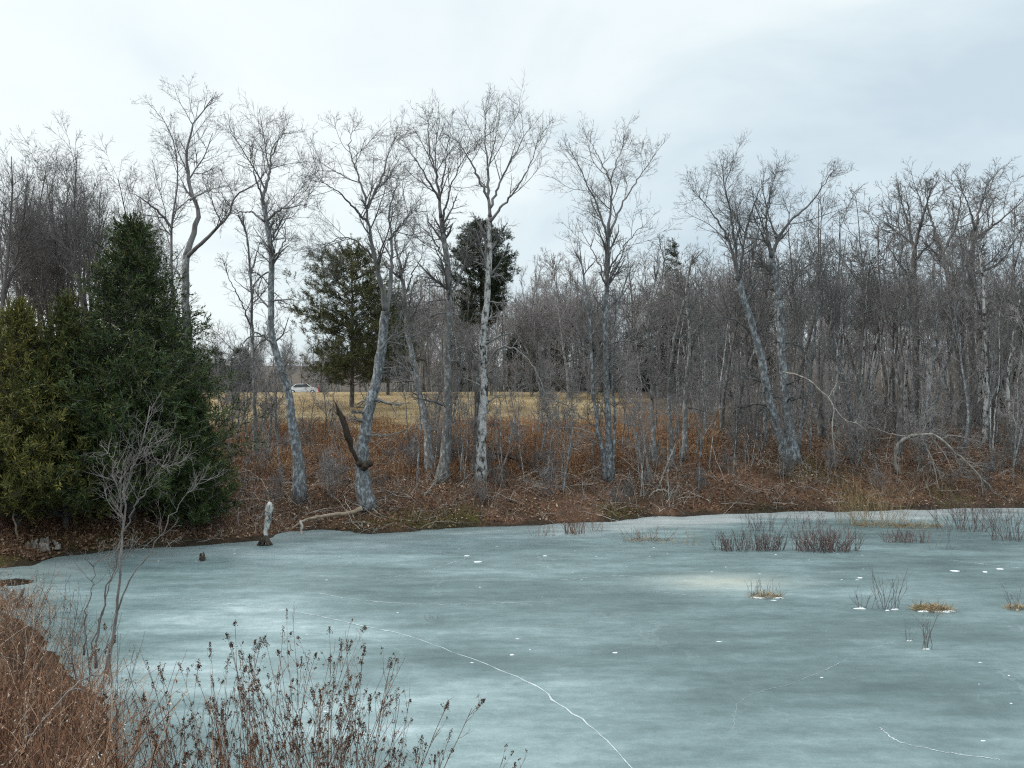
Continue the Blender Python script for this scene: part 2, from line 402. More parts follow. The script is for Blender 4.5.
# ------------------------------------------------------------------ cracks and snow on the ice
def smooth(pts, n, jit=0, rng=None):
    P = np.asarray(pts, float); m = len(P)
    seg = np.concatenate([[0], np.cumsum(np.linalg.norm(np.diff(P, axis=0), axis=1))]); seg /= seg[-1]
    Q = np.vstack([2 * P[0] - P[1], P, 2 * P[-1] - P[-2]])
    out = []
    for t in np.linspace(0, 1, n):
        i = min(max(np.searchsorted(seg, t, 'right') - 1, 0), m - 2)
        u = (t - seg[i]) / (seg[i + 1] - seg[i] + 1e-9)
        p0, p1, p2, p3 = Q[i:i + 4]
        out.append(.5 * (2 * p1 + (p2 - p0) * u + (2 * p0 - 5 * p1 + 4 * p2 - p3) * u * u + (3 * p1 - p0 - 3 * p2 + p3) * u ** 3))
    out = np.array(out)
    if jit and rng is not None: out[1:-1] += rng.normal(size=out[1:-1].shape) * jit
    return out

CR = [([(228, 604), (290, 611), (350, 623), (405, 635), (450, 651), (500, 670), (540, 688), (553, 700), (590, 726), (612, 746), (640, 775)], .022),
      ([(318, 593), (360, 600), (420, 604), (475, 604), (530, 602)], .016),
      ([(376, 579), (420, 573), (448, 564), (465, 558), (440, 553), (425, 551)], .016),
      ([(560, 580), (625, 576), (690, 583), (735, 590)], .016),
      ([(895, 642), (860, 652), (830, 668), (790, 684), (760, 692), (738, 704), (733, 730)], .006),
      ([(880, 728), (900, 742), (945, 752), (1000, 760)], .02),
      ([(640, 590), (700, 596), (760, 597)], .012), ([(950, 560), (1000, 566), (1040, 570)], .012),
      ([(90, 600), (150, 596), (225, 604)], .010)]
for i, (pp, w) in enumerate(CR):
    r = RNG(500 + i)
    P = smooth([(*ice(*p), .004) for p in pp], 60, .012, r); P[:, 2] = .004
    bg = Bag(); bg.tubes(P, w * .68 * (.3 + .9 * r.random(60)) * (.5 + vnoise(np.linspace(0, 9, 60), np.zeros(60), 90 + i)), 5); bg.v[0][:, 2] = .002 + (bg.v[0][:, 2] - .004) * .35 + .002
    c = bg.build('crack', M['crack'], im)
def blob(bg, r, x, y, a, b, h=.012, n=11, z0=.003):
    th = np.arange(n) * 2 * pi / n; rr = .6 + .55 * r.random(n)
    o = np.stack([x + a * rr * np.cos(th), y + b * rr * np.sin(th), np.full(n, z0)], 1)
    i_ = np.stack([x + a * .6 * rr * np.cos(th), y + b * .6 * rr * np.sin(th), z0 + h * (.6 + .4 * r.random(n))], 1)
    v = np.vstack([o, i_, [[x, y, z0 + h]]]); k = np.arange(n)
    bg.add(v, [np.stack([k, (k + 1) % n, n + (k + 1) % n, n + k], 1), np.stack([n + k, n + (k + 1) % n, np.full(n, 2 * n)], 1)], None, True)
r = RNG(77); bg = Bag()
for _ in range(110):
    py = 546 + 220 * r.random() ** 2.4; px = r.uniform(150, 1040)
    if py > 640 and r.random() < .6: continue
    if vnoise(np.array([px / 90.]), np.array([py / 14.]), 41)[0] < .42: continue
    x, y = ice(px, py)
    if pond_sd([x], [y])[0] > -.3: continue
    s = r.uniform(.006, .02) * (1.6 if r.random() < .06 else 1); blob(bg, r, x, y, s * r.uniform(1.2, 3.2), s, .006)
for px, py, w in [(467, 556, .10), (477, 562, .13), (545, 556, .07), (860, 578, .08), (955, 571, .12), (985, 572, .09), (1000, 569, .11), (615, 653, .055), (512, 655, .045)]:
    if py: x, y = ice(px, py); blob(bg, r, x, y, w, w * .7, .012)
tag(bg.build('snow_flecks', M['snow']), 'scattered white snow flecks on the ice', 'snow', kind='stuff')

# ------------------------------------------------------------------ branch growth
def nrm(v): return v / (np.linalg.norm(v, axis=-1, keepdims=True) + 1e-9)

def sim(rng, S, d, ln, n, wander, up, r0, tip):
    B = len(S); P = np.zeros((B, n, 3)); P[:, 0] = S; d = nrm(d)
    st = (ln / (n - 1))[:, None]
    for i in range(1, n):
        d = nrm(d + rng.normal(size=(B, 3)) * wander + np.array([0, 0, up]))
        P[:, i] = P[:, i - 1] + d * st
    return P, r0[:, None] * np.linspace(1, tip, n)[None]

def kids(rng, P, R, cnt, t0, t1, ang, asd, l0, l1, fall, n, wander, up, rr, rmin, tip=.35, up0=0.0, rel=False):
    B, n0, _ = P.shape
    idx = np.repeat(np.arange(B), cnt); C = len(idx)
    if C == 0: return np.zeros((0, n, 3)), np.zeros((0, n))
    t = t0 + (t1 - t0) * rng.random(C); f = t * (n0 - 1); i = np.minimum(f.astype(int), n0 - 2); w = (f - i)[:, None]
    pos = P[idx, i] * (1 - w) + P[idx, i + 1] * w; tan = nrm(P[idx, i + 1] - P[idx, i])
    rad = R[idx, i] * (1 - w[:, 0]) + R[idx, i + 1] * w[:, 0]
    rv = rng.normal(size=(C, 3)); pe = nrm(rv - (rv * tan).sum(1, keepdims=True) * tan)
    a = np.clip(rng.normal(ang, asd, C), .15, 1.9)[:, None]
    d = np.cos(a) * tan + np.sin(a) * pe + np.array([0, 0, up0])
    ln = (l0 + (l1 - l0) * rng.random(C)) * (1 - fall * t)
    if rel: ln = np.maximum(ln * np.linalg.norm(np.diff(P, axis=1), axis=2).sum(1)[idx], .07)
    r0 = np.maximum(np.minimum(rad * rr * (.7 + .5 * rng.random(C)), rad * .92), rmin)
    return sim(rng, pos, d, ln, n, wander, up, r0, tip)

def plen(P): return np.linalg.norm(np.diff(P, axis=1), axis=2).sum(1)

def twigs(rng, bag, P, R, q=1.0, size=1.0, fine=.005, levels=3, up=.05, wander=.10, k=3, c3=4, c4=3):
    """fill limbs P (level 1) with finer and finer twigs, shorter toward the tips"""
    P2, R2 = kids(rng, P, R, 3 + np.round(3.4 * q * plen(P) / size).astype(int), .12, .97, .75, .2, .32, .8, .45, 7, wander, up * .4, .62, fine * 1.4, .35, .04, True)
    bag.tubes(P2, R2, k)
    P3, R3 = kids(rng, P2, R2, 1 + np.round(c3 * 1.0 * q * plen(P2) / size).astype(int), .15, .97, .75, .22, .3, .75, .5, 5, wander, up * .3, .7, fine, .5, .03, True)
    bag.tubes(P3, R3, k)
    if levels > 2:
        P4, R4 = kids(rng, P3, R3, 1 + np.round(c4 * 1.2 * q * plen(P3) / size).astype(int), .2, .97, .7, .22, .35, .85, .4, 4, wander, up * .3, .8, fine * .75, .6, .02, True)
        bag.tubes(P4, R4, 3)

def barkline(P, r0, r1, rng, flare=.0, pw=.8):
    n = len(P); t = np.linspace(0, 1, n)
    R = r0 + (r1 - r0) * t ** pw
    R = R * (1 + rng.normal(size=n) * .035)
    if flare: R = R * (1 + flare * np.exp(-t * n / 2.2))
    return R

def hero(name, label, cat, base, lines, seed, mat, tmat, dens=2.0, q=1.0, size=1.0, fine=.005, group=None, extra=None, levels=3, lens=(1.0, 2.7), up=.05, c3=4, c4=3, epi=0):
    """lines: (pixel points, width0 px, width1 px, depth drift m, share of the line bare, is trunk)"""
    rng = RNG(seed)
    g = ground_at(*base) if len(base) == 2 else np.array([(base[0] - CX) / F * base[2], base[2], H((base[0] - CX) / F * base[2], base[2])])
    D = g[1]; root = thing(name, label, cat, g - np.array([0, 0, .08]), group=group)
    tr = Bag(); cr = Bag(); allP = []; allR = []
    for (pts, w0, w1, drift, bare, trunk) in lines:
        m = len(pts); a, e = drift if isinstance(drift, tuple) else (0, drift)
        dd = [D + a + (e - a) * (i / (m - 1)) for i in range(m)]
        W = np.array([at(p[0], p[1], d) for p, d in zip(pts, dd)]) - np.array(root.location)
        if trunk and len(base) == 2 and abs(pts[0][1] - base[1]) < 3: W[0] = [W[0][0], 0, 0]
        if trunk and len(base) == 3 and pts[0][1] >= 425:
            w0_ = W[0] + np.array(root.location); W[0][2] = H(w0_[0], w0_[1]) - .1 - root.location[2]
        P = smooth(W, 22, .018 if trunk else .022, rng); R = barkline(P, w0 * D / F / 2, w1 * (1 if trunk else .55) * D / F / 2, rng, .6 if trunk else 0)
        (tr if trunk else cr).tubes(P, R, 9 if trunk else 6, cap=True)
        if trunk and epi:
            pe, re_ = kids(rng, P[None], R[None], epi, .25, .85, 1.25, .25, .5, 2.0, .3, 9, .13, -.035, .35, .008, .3)
            pe2 = kids(rng, pe, re_, 6, .2, .97, .8, .2, .3, .65, .4, 6, .12, -.01, .65, .0055, .4, 0, True); pe3 = kids(rng, *pe2, 3, .2, .97, .7, .2, .35, .8, .4, 4, .12, 0, .7, .004, .5, 0, True)
            cr.tubes(pe, re_, 4); cr.tubes(*pe2, 3); cr.tubes(*pe3, 3)
        if bare < 1:
            L = np.linalg.norm(np.diff(P, axis=0), axis=1).sum()
            c = max(4, int(L * (1 - bare) * dens * 1.25))
            p1, r1 = kids(rng, P[None], R[None], c, bare, .98, .85, .2, lens[0] * size, lens[1] * 1.25 * size, .5, 9, .10, up, .5, fine * 2.2, .3, .12)
            cr.tubes(p1, r1, 4); allP.append(p1); allR.append(r1)
            # leader continues beyond the traced end
            p2, r2 = kids(rng, P[None], R[None], 1 if trunk and bare >= .5 else 3, .9, .99, .45, .2, .6 * size, 1.25 * size, .1, 9, .09, up, .8, fine * 2, .3, .05)
            cr.tubes(p2, r2, 4); allP.append(p2); allR.append(r2)
    if allP: twigs(rng, cr, np.concatenate(allP), np.concatenate(allR), q, size, fine, levels, up, c3=c3, c4=c4)
    tr.build('trunk', mat, root)
    if cr.n: cr.build('crown', tmat, root)
    if extra: extra(root, rng, D)
    return root

G_BANK = 'bare trees standing along the far bank'
# T1 tall forked tree behind the cedar
hero('bare_tree', 'tallest bare tree, forking wide above the tip of the dark cedar', 'tree', (186, 440, 34), [
    ([(188, 440), (188, 380), (187, 330), (185, 285), (186, 256)], 11, 7, 0, 1, True),
    ([(186, 256), (191, 243), (198, 212), (190, 187), (187, 157), (193, 127), (213, 97)], 6.5, 1.2, 1.5, .25, False),
    ([(187, 257), (199, 245), (214, 231), (228, 215), (234, 199), (248, 188), (262, 180)], 5, 1.2, -2, .3, False),
    ([(174, 440), (175, 340), (171, 280), (172, 223), (177, 190), (175, 147), (160, 113)], 6, 1, 1, .4, False),
    ([(172, 228), (158, 211), (143, 200), (128, 190)], 3.2, 1, -1.5, .2, False),
    ([(185, 285), (168, 258), (156, 251), (147, 249)], 3, 1, 1.2, .3, False),
    ([(190, 200), (205, 192), (222, 186)], 2.5, 1, 1.2, .2, False)], 11, M['grey'], M['twig'], 1.9, 1.0, 1.0, .0048, G_BANK)
# small companion left of T2
hero('bare_tree', 'thin crooked bare tree just left of the leaning lichen-grey trunk', 'tree', (256, 450, 33), [
    ([(256, 450), (254, 380), (252, 317), (249, 256), (245, 232), (238, 215)], 5, 1.6, 0, .35, True),
    ([(250, 275), (258, 250), (262, 235)], 2, .9, 1, .2, False), ([(252, 330), (240, 300), (232, 285), (226, 268)], 2, .9, -1, .2, False)],
    12, M['grey'], M['twig'], 1.4, .85, .8, .0048, G_BANK)
hero('bare_tree', 'leaning lichen-grey trunk rising right of the birch snag', 'tree', (299, 502), [
    ([(299, 502), (298, 465), (293, 429), (287, 390), (272, 339), (271, 300), (271, 256), (266, 222), (262, 198)], 11, 4.5, .5, .62, True),
    ([(262, 200), (270, 171), (272, 148), (285, 133)], 4, 1, 1.5, .1, False), ([(264, 205), (256, 178), (250, 155)], 3, 1, -1, .1, False),
    ([(267, 220), (281, 209), (293, 207), (306, 204)], 2.8, 1, -1.2, .2, False), ([(265, 222), (252, 213), (240, 212), (225, 215)], 2.6, 1, 1, .2, False),
    ([(272, 260), (285, 240), (283, 218)], 2.2, .9, .6, .2, False), ([(274, 345), (258, 333), (244, 342), (243, 365)], 2.6, .9, -1, .6, False),
    ([(245, 360), (228, 372), (208, 392)], 2, .8, (-1, -1.6), .7, False)],
    13, M['lichen'], M['twig'], 1.9, 1.0, .95, .0048, G_BANK, epi=7)
def t3_extra(root, rng, D):
    b = Bag(); L = np.array(root.location)
    P = smooth([at(x, y, d) - L for x, y, d in [(360, 464, D - .1), (353, 452, D - .2), (348, 436, D - .3), (342, 418, D - .35), (336, 406, D - .4)]], 16, .012, rng)
    R = np.interp(np.linspace(0, 1, 16), [0, .25, .5, .8, .93, 1], [.075, .07, .115, .10, .055, .012]) * (1 + rng.normal(size=16) * .09); b.tubes(P, R, 9, cap=True)
    for q in range(6):
        a = P[11 + q % 3] + rng.normal(size=3) * .05; e = a + (P[-1] - P[10]) * rng.uniform(.3, .7) + rng.normal(size=3) * .05
        b.tubes(np.linspace(a, e, 5), np.array([.035, .03, .022, .012, .003]), 4)
    s = b.build('dead_stem', M['rot'], root); s['label'] = 'broken dark dead stem pointing up left from the burl'
    b = Bag(); c = at(363, 465, D - .22) - L
    for k in range(5):
        q = c + rng.normal(size=3) * [.09, .04, .06]
        P = np.array([q + [0, 0, z] for z in np.linspace(-.13, .13, 7)]); b.tubes(P, np.array([.02, .09, .13, .145, .13, .09, .02]), 9)
    b.build('burl', M['rot'], root)
hero('bare_tree', 'lichen-grey curved trunk with a dark burl and broken stem at its foot', 'tree', (368, 507), [
    ([(368, 507), (364, 485), (362, 462), (367, 420), (376, 381), (382, 345), (386, 312)], 14, 9, .4, 1, True),
    ([(386, 315), (391, 285), (392, 249), (389, 215), (394, 190)], 6, 2, 1.2, .4, False),
    ([(386, 310), (380, 280), (374, 256), (368, 222), (366, 200)], 6.5, 3, -.6, .35, False),
    ([(367, 222), (352, 205), (338, 192), (322, 182)], 3, 1, -1.5, .1, False), ([(366, 200), (358, 175), (350, 150), (352, 132)], 3, 1, .7, .1, False),
    ([(368, 208), (380, 180), (388, 155), (395, 138)], 3, 1, 1.5, .1, False), ([(389, 240), (403, 222), (415, 208)], 2.5, 1, -1, .1, False),
    ([(374, 258), (355, 240), (340, 238), (325, 246)], 2.5, .9, -1, .1, False), ([(381, 350), (398, 325), (404, 300)], 2.6, .9, .8, .2, False),
    ([(366, 435), (388, 436), (405, 430), (428, 428)], 2.6, 1, -1.0, .7, False)],
    14, M['lichen'], M['twig'], 2.0, 1.0, .95, .0048, G_BANK, epi=9, extra=t3_extra)
hero('bare_tree', 'grey trunk leaning left at the left of the close trio beside the brush', 'tree', (431, 474), [
    ([(431, 474), (427, 429), (420, 395), (414, 366), (408, 335), (404, 295), (400, 265)], 9, 3.5, .3, .4, True),
    ([(401, 268), (395, 240), (398, 212)], 3, 1, .7, .1, False), ([(404, 300), (412, 275), (424, 252)], 2.4, 1, -.7, .1, False)],
    15, M['grey'], M['twig'], 1.6, .9, .85, .0048, G_BANK, epi=9)
hero('bare_tree', 'tall straight grey trunk left of the black and white birch trunk', 'tree', (441, 482), [
    ([(441, 482), (445, 455), (448, 405), (447, 340), (449, 300), (447, 263), (441, 215)], 10, 5, .2, .6, True),
    ([(441, 217), (437, 180), (430, 150), (427, 115)], 4, 1, 1, .1, False), ([(440, 200), (422, 170), (408, 148)], 2.8, 1, -1, .1, False),
    ([(442, 222), (450, 190), (460, 165), (470, 150)], 2.8, 1, -1.2, .1, False), ([(447, 265), (432, 238), (415, 222)], 2.6, 1, 1, .1, False),
    ([(440, 195), (446, 160), (449, 132)], 2.4, 1, .5, .1, False), ([(448, 300), (462, 272), (468, 240)], 2.2, 1, .8, .1, False)],
    16, M['grey'], M['twig'], 1.9, .95, .95, .0048, G_BANK, epi=9)
hero('birch_tree', 'tall birch with black and white trunk and upswept crown in the middle', 'tree', (481, 482), [
    ([(481, 482), (482, 440), (484, 390), (483, 340), (487, 300), (489, 262), (490, 215)], 10, 5, .2, .75, True),
    ([(490, 217), (488, 190), (487, 160), (485, 128), (486, 106)], 4.2, .9, .4, .15, False),
    ([(490, 222), (503, 205), (516, 190), (530, 165), (539, 140)], 3.2, .9, -1.2, .15, False), ([(490, 208), (502, 178), (517, 150), (532, 124)], 3, .9, 1, .15, False),
    ([(488, 198), (474, 168), (462, 148), (452, 136)], 3, .9, -.8, .15, False), ([(487, 170), (494, 145), (500, 118)], 2.2, .8, .8, .1, False),
    ([(484, 370), (500, 348), (520, 352), (538, 375), (545, 395)], 2.8, .9, -1.3, .3, False), ([(484, 365), (466, 348), (452, 350)], 2.4, .9, -.8, .5, False)],
    17, M['birch'], M['twig'], 1.5, .75, .95, .0048, G_BANK, epi=16, up=.09)
hero('bare_tree', 'dark shaggy dead trunk broken off beside the birch trunk', 'tree', (475, 476), [
    ([(475, 476), (477, 440), (478, 400), (476, 375), (475, 360)], 9, 6, .3, 1, True)], 18, M['dark'], M['twig'], group=G_BANK)
hero('bare_tree', 'slim clump of pale stems with a fan-shaped crown right of centre', 'tree', (608, 480), [
    ([(609, 480), (608, 430), (606, 360), (606, 317), (607, 270), (608, 232)], 7, 4.2, .2, .5, True),
    ([(606, 478), (603, 455), (597, 426), (592, 375), (590, 330), (584, 280), (580, 255)], 4.5, 1.5, -.8, .4, True),
    ([(611, 478), (614, 440), (615, 415), (612, 365), (617, 310), (630, 270)], 4, 1.4, .9, .4, True),
    ([(608, 234), (611, 200), (611, 178), (618, 160), (624, 143)], 3.2, .9, .5, .1, False), ([(608, 240), (598, 208), (586, 182), (572, 152)], 2.8, .9, -1.2, .1, False),
    ([(611, 182), (600, 160), (590, 141)], 2.2, .9, .7, .1, False), ([(609, 236), (622, 205), (636, 182), (656, 154)], 2.8, .9, 1.2, .1, False),
    ([(607, 275), (625, 245), (643, 225)], 2, .9, -1, .1, False), ([(607, 280), (592, 250), (582, 232)], 2, .9, 1, .1, False),
    ([(604, 450), (585, 436), (570, 432), (556, 426)], 2, .8, -.8, .6, False), ([(598, 428), (578, 415), (560, 402), (552, 418)], 1.6, .8, -1.2, .6, False)],
    19, M['lichen'], M['twig'], 1.9, .9, .95, .0048, G_BANK, epi=9, up=.08)
hero('bare_tree', 'thin grey stems beside the pale clump, spreading low over the brush', 'tree', (655, 468), [
    ([(655, 468), (653, 430), (651, 380), (649, 330), (653, 290), (660, 262)], 5.5, 1.8, .3, .35, True),
    ([(672, 468), (671, 430), (669, 385), (674, 340), (684, 300)], 5, 1.6, .8, .35, True),
    ([(652, 400), (636, 360), (628, 325)], 2, .9, -.8, .2, False)], 20, M['grey'], M['twig'], 1.7, .85, .85, .0048, G_BANK, epi=9)
hero('bare_tree', 'dark grey thin trunk left of the pale-leaved sapling on the right bank', 'tree', (684, 461), [
    ([(684, 461), (685, 425), (686, 385), (690, 335), (686, 290), (692, 258)], 6, 1.8, .3, .35, True),
    ([(686, 320), (700, 290), (706, 265)], 2, .9, .8, .2, False)], 21, M['grey'], M['twig'], 1.7, .85, .85, .0048, G_BANK, epi=9)
def t9_extra(root, rng, D):
    L = np.array(root.location); b = Bag()
    for pts, r0, r1 in [([(783, 372, -.4), (800, 376, -.9), (812, 383, -1.2), (826, 396, -1.4), (834, 407, -1.5), (832, 428, -1.6), (834, 452, -1.7)], .042, .02),
                        ([(834, 408, -1.5), (846, 420, -1.6), (858, 424, -1.7), (868, 432, -1.8)], .025, .010), ([(828, 398, -1.4), (836, 384, -1.3), (838, 372, -1.1)], .02, .008)]:
        P = smooth([at(x, y, D + d) - L for x, y, d in pts], 20, .012, rng); R = barkline(P, r0, r1, rng); b.tubes(P, R, 6, cap=True)
        p1, r1_ = kids(rng, P[None], R[None], 7, .3, 1, .9, .25, .3, 1.0, .3, 7, .2, -.03, .5, .008); b.tubes(p1, r1_, 3)
    s = b.build('dead_limb', M['pale'], root); s['label'] = 'pale broken limb hanging down to the bank'
hero('bare_tree', 'large double trunk grey with lichen on the right bank', 'tree', (791, 464), [
    ([(790, 464), (777, 427), (764, 377), (756, 338), (749, 318), (739, 279)], 9.5, 6, -.6, .8, True),
    ([(793, 464), (787, 404), (781, 347), (780, 310), (775, 275), (771, 255)], 11, 6, .6, .8, True),
    ([(739, 281), (728, 240), (714, 215), (698, 196)], 4.2, 1, -1, .1, False), ([(740, 281), (744, 240), (752, 210), (764, 178)], 4, 1, .8, .1, False), ([(738, 275), (734, 235), (726, 195), (722, 165)], 3.5, 1, .2, .1, False),
    ([(771, 257), (785, 228), (812, 201), (834, 170)], 4, 1, 1.2, .1, False), ([(771, 257), (766, 225), (770, 195), (775, 178)], 3.5, 1, -.6, .1, False),
    ([(779, 300), (800, 272), (822, 258)], 2.6, 1, -1.2, .1, False), ([(756, 338), (735, 320), (712, 318), (690, 330)], 2.6, .9, -1, .2, False),
    ([(782, 352), (800, 335), (815, 315)], 2.6, .9, .8, .1, False), ([(766, 385), (745, 372), (725, 380), (700, 388)], 2, .9, -1, .2, False)],
    22, M['lichen'], M['twig'], 2.2, 1.0, .95, .0048, G_BANK, epi=12, extra=t9_extra)
# fallen arching tree on the right
hero('bare_tree', 'bowed pale dead tree arching over to the ground on the right bank', 'tree', (898, 474), [
    ([(898, 474), (895, 452), (905, 438), (920, 435), (938, 437), (955, 452), (976, 472), (992, 489)], 3.8, 1.2, -1.2, .25, True),
    ([(920, 436), (930, 455), (936, 475), (940, 508)], 2.2, 1, (-.3, -1.2), .3, False), ([(940, 438), (958, 436), (975, 446), (990, 470)], 2, .8, (-.5, .6), .2, False),
    ([(930, 436), (945, 455), (952, 470)], 2, .8, (-.4, -1), .2, False), ([(908, 437), (890, 434), (872, 428), (848, 430)], 2.2, .8, (-.2, 1), .3, False), ([(950, 447), (958, 462), (962, 478)], 1.8, .8, (-.7, -1.1), .2, False)],
    23, M['pale'], M['twigpale'], 3.2, .6, .55, .0055, G_BANK, levels=2, up=-.08)
# birches in the right wood
for i, (lab, base, pts, w) in enumerate([
    ('slim white birch left of the gap in the right-hand woods', (861, 398, 40), [(861, 430), (860, 377), (865, 330), (866, 295), (870, 268), (880, 250)], 4),
    ('white birch close to the arching dead tree, forked low and leaning right', (984, 446), [(984, 446), (986, 397), (985, 330), (983, 280), (978, 240)], 5),
    ('thin pale birch stem between dark trunks above the bowed dead tree', (906, 420, 42), [(906, 440), (906, 380), (909, 320), (907, 280), (912, 250)], 4),
    ('pair-like thin pale birch left of the forked white birch', (930, 420, 41), [(930, 440), (928, 390), (933, 340), (930, 300), (935, 262)], 3.6),
    ('slender pale birch nearest the right edge', (1012, 425, 38), [(1015, 440), (1008, 390), (1013, 340), (1020, 300)], 4),
    ('thin white birch stem right of the double lichen trunk', (838, 415, 39), [(838, 430), (836, 380), (840, 330), (842, 290), (838, 265)], 3.4)]):
    ln = [(pts, w, 1.5, .3, .5, True)]
    if i == 1: ln += [([(986, 410), (1000, 380), (1013, 345), (1030, 305)], 3, 1.2, .8, .3, False)]
    hero('birch_tree', lab, 'birch', base, ln, 40 + i, M['birch'], M['twig'], 1.3, .75, .8, .0062, 'white birches in the right-hand woods')
# tall dark crowns at the right end
for i, (lab, base, lines) in enumerate([
    ('tall dark bare tree with a round crown at the right, first of three', (912, 420, 44), [([(915, 440), (916, 350), (914, 279), (914, 249)], 8, 5, 0, 1, True), ([(914, 251), (908, 225), (900, 195)], 4, 1.2, 1, .1, False), ([(914, 251), (922, 220), (932, 188)], 4, 1.2, -1, .1, False), ([(914, 280), (898, 262), (885, 240)], 3, 1.2, -1, .1, False), ([(914, 262), (928, 246), (946, 236)], 3, 1.2, 1, .1, False)]),
    ('tall dark bare tree with a bent trunk, second of three crowns at the right', (953, 420, 43), [([(958, 440), (956, 340), (951, 289), (941, 250), (936, 236)], 8, 4, 0, .8, True), ([(938, 240), (930, 215), (925, 192)], 3.5, 1.2, 1, .1, False), ([(942, 255), (956, 225), (962, 190)], 3.5, 1.2, -1, .1, False), ([(951, 289), (968, 262), (975, 240)], 3, 1.2, -1, .1, False)]),
    ('tall dark bare tree spreading at the right edge, third of three crowns', (974, 420, 45), [([(975, 440), (972, 340), (971, 272), (975, 232)], 8, 4.5, 0, .8, True), ([(975, 234), (980, 208), (988, 185)], 3.8, 1.2, 1, .1, False), ([(974, 240), (998, 222), (1018, 205)], 3.5, 1.2, -1, .1, False), ([(972, 275), (1000, 262), (1022, 228)], 3.5, 1.2, 1, .1, False), ([(975, 230), (968, 205), (960, 186)], 3, 1.2, -.5, .1, False)])]):
    hero('bare_tree', lab, 'tree', base, lines, 60 + i, M['dark'], M['twigdark'], 2.2, 1.0, 1.05, .0085, 'tall dark crowns at the right end of the woods')

# ------------------------------------------------------------------ tree prototypes for the woods
def proto(seed, h, r0, stems=1, bare=.45, mat='grey', tmat='twig', nl=16, q=.8, size=1.0, fine=.008, lean=.05, levels=3, spread=.5, up=.06, cat='tree', name='bare_tree', label='', c3=5, c4=3):
    rng = RNG(seed); root = thing(name, label, cat)
    tr = Bag(); cr = Bag(); PP = []; RR = []
    for s in range(stems):
        hh = h * (1 if s == 0 else rng.uniform(.7, .95))
        d = np.array([[rng.normal() * lean + (0 if stems == 1 else rng.normal() * .16), rng.normal() * lean + (0 if stems == 1 else rng.normal() * .16), 1]])
        P, R = sim(rng, np.array([[rng.normal() * .12 * (stems > 1), rng.normal() * .12 * (stems > 1), -.15]]), d, np.array([hh]), 22, .05, .03, np.array([r0 * rng.uniform(.75, 1)]), .12)
        R[0] = barkline(P[0], R[0, 0], R[0, -1], rng, .4, .9)
        tr.tubes(P, R, 7, cap=True); PP.append(P); RR.append(R)
    P0 = np.concatenate(PP); R0 = np.concatenate(RR)
    p1, r1 = kids(rng, P0, R0, max(3, nl // stems), bare, .97, .7, .2, h * spread * .35, h * spread * .8, .6, 10, .12, up, .6, fine * 1.8, .25, .15)
    cr.tubes(p1, r1, 4)
    twigs(rng, cr, p1, r1, q, size, fine, levels, up, c3=c3, c4=c4)
    tr.build('trunk', M[mat], root); cr.build('crown', M[tmat], root)
    return root

placed = {}
def scatter(protos, pts, rng, s0=.85, s1=1.15, label=None, group=None):
    for i, (x, y) in enumerate(pts):
        p = protos[rng.integers(len(protos))]; k = p.name
        loc = (x, y, H(x, y) - .05); rz = rng.uniform(0, 2 * pi); s = rng.uniform(s0, s1); sc_ = (s, s, s * rng.uniform(.92, 1.1))
        if k not in placed:
            placed[k] = 1; p.location = loc; p.rotation_euler = (0, 0, rz); p.scale = sc_
            if label: p['label'] = label
            if group: p['group'] = group
        else: dup(p, loc, rz, sc_, label, group)

def cleanup(protos):
    for p in protos:
        if p.name not in placed:
            for c in list(p.children): bpy.data.objects.remove(c)
            bpy.data.objects.remove(p)

def fan(rng, n, px0, px1, D0, D1, mind=1.0, pw=1.0):
    out = []; tries = 0
    while len(out) < n and tries < n * 60:
        tries += 1
        D = D0 + (D1 - D0) * rng.random() ** pw; px = rng.uniform(px0, px1); x = (px - CX) / F * D
        if all((x - a) ** 2 + (D - b) ** 2 > mind ** 2 for a, b in out): out.append((x, D))
    return out

# right-hand woods
rng = RNG(900)
LW = 'bare grey-trunked tree in the dense woods above the right bank'; GW = 'bare trees of the dense right-hand woods'
wp = [proto(101, 11.5, .13, 1, .42, 'dark', 'twigdark', 18, .5, 1, .0085, label=LW), proto(102, 12.5, .15, 1, .5, 'dark', 'twig', 16, .5, 1, .0085, label=LW),
      proto(103, 10.5, .10, 1, .35, 'lichen', 'twig', 18, .5, .95, .008, label=LW), proto(104, 11, .11, 2, .4, 'grey', 'twigpurple', 20, .5, .95, .008, label=LW),
      proto(105, 9.5, .08, 1, .3, 'lichen', 'twigpurple', 16, .5, .9, .008, label=LW), proto(106, 12, .12, 2, .45, 'dark', 'twigdark', 20, .5, 1, .0085, label=LW)]
scatter(wp, fan(rng, 60, 720, 1060, 36, 52, 1.3) + fan(rng, 75, 690, 1080, 52, 85, 1.8), rng, .78, 1.05, LW, GW)
LP = 'slender pale birch stem deep in the right-hand woods'
qp = [proto(107, 10, .06, 1, .55, 'birch', 'twig', 12, .5, .8, .0075, label=LP, name='birch_tree', cat='birch'), proto(108, 9, .05, 2, .5, 'birch', 'twig', 12, .5, .8, .0075, label=LP, name='birch_tree', cat='birch')]
scatter(qp, fan(rng, 16, 800, 1030, 37, 52, 1.5) + fan(rng, 6, 680, 800, 40, 55, 2), rng, .8, 1.1, LP, 'pale birches deep in the right-hand woods')
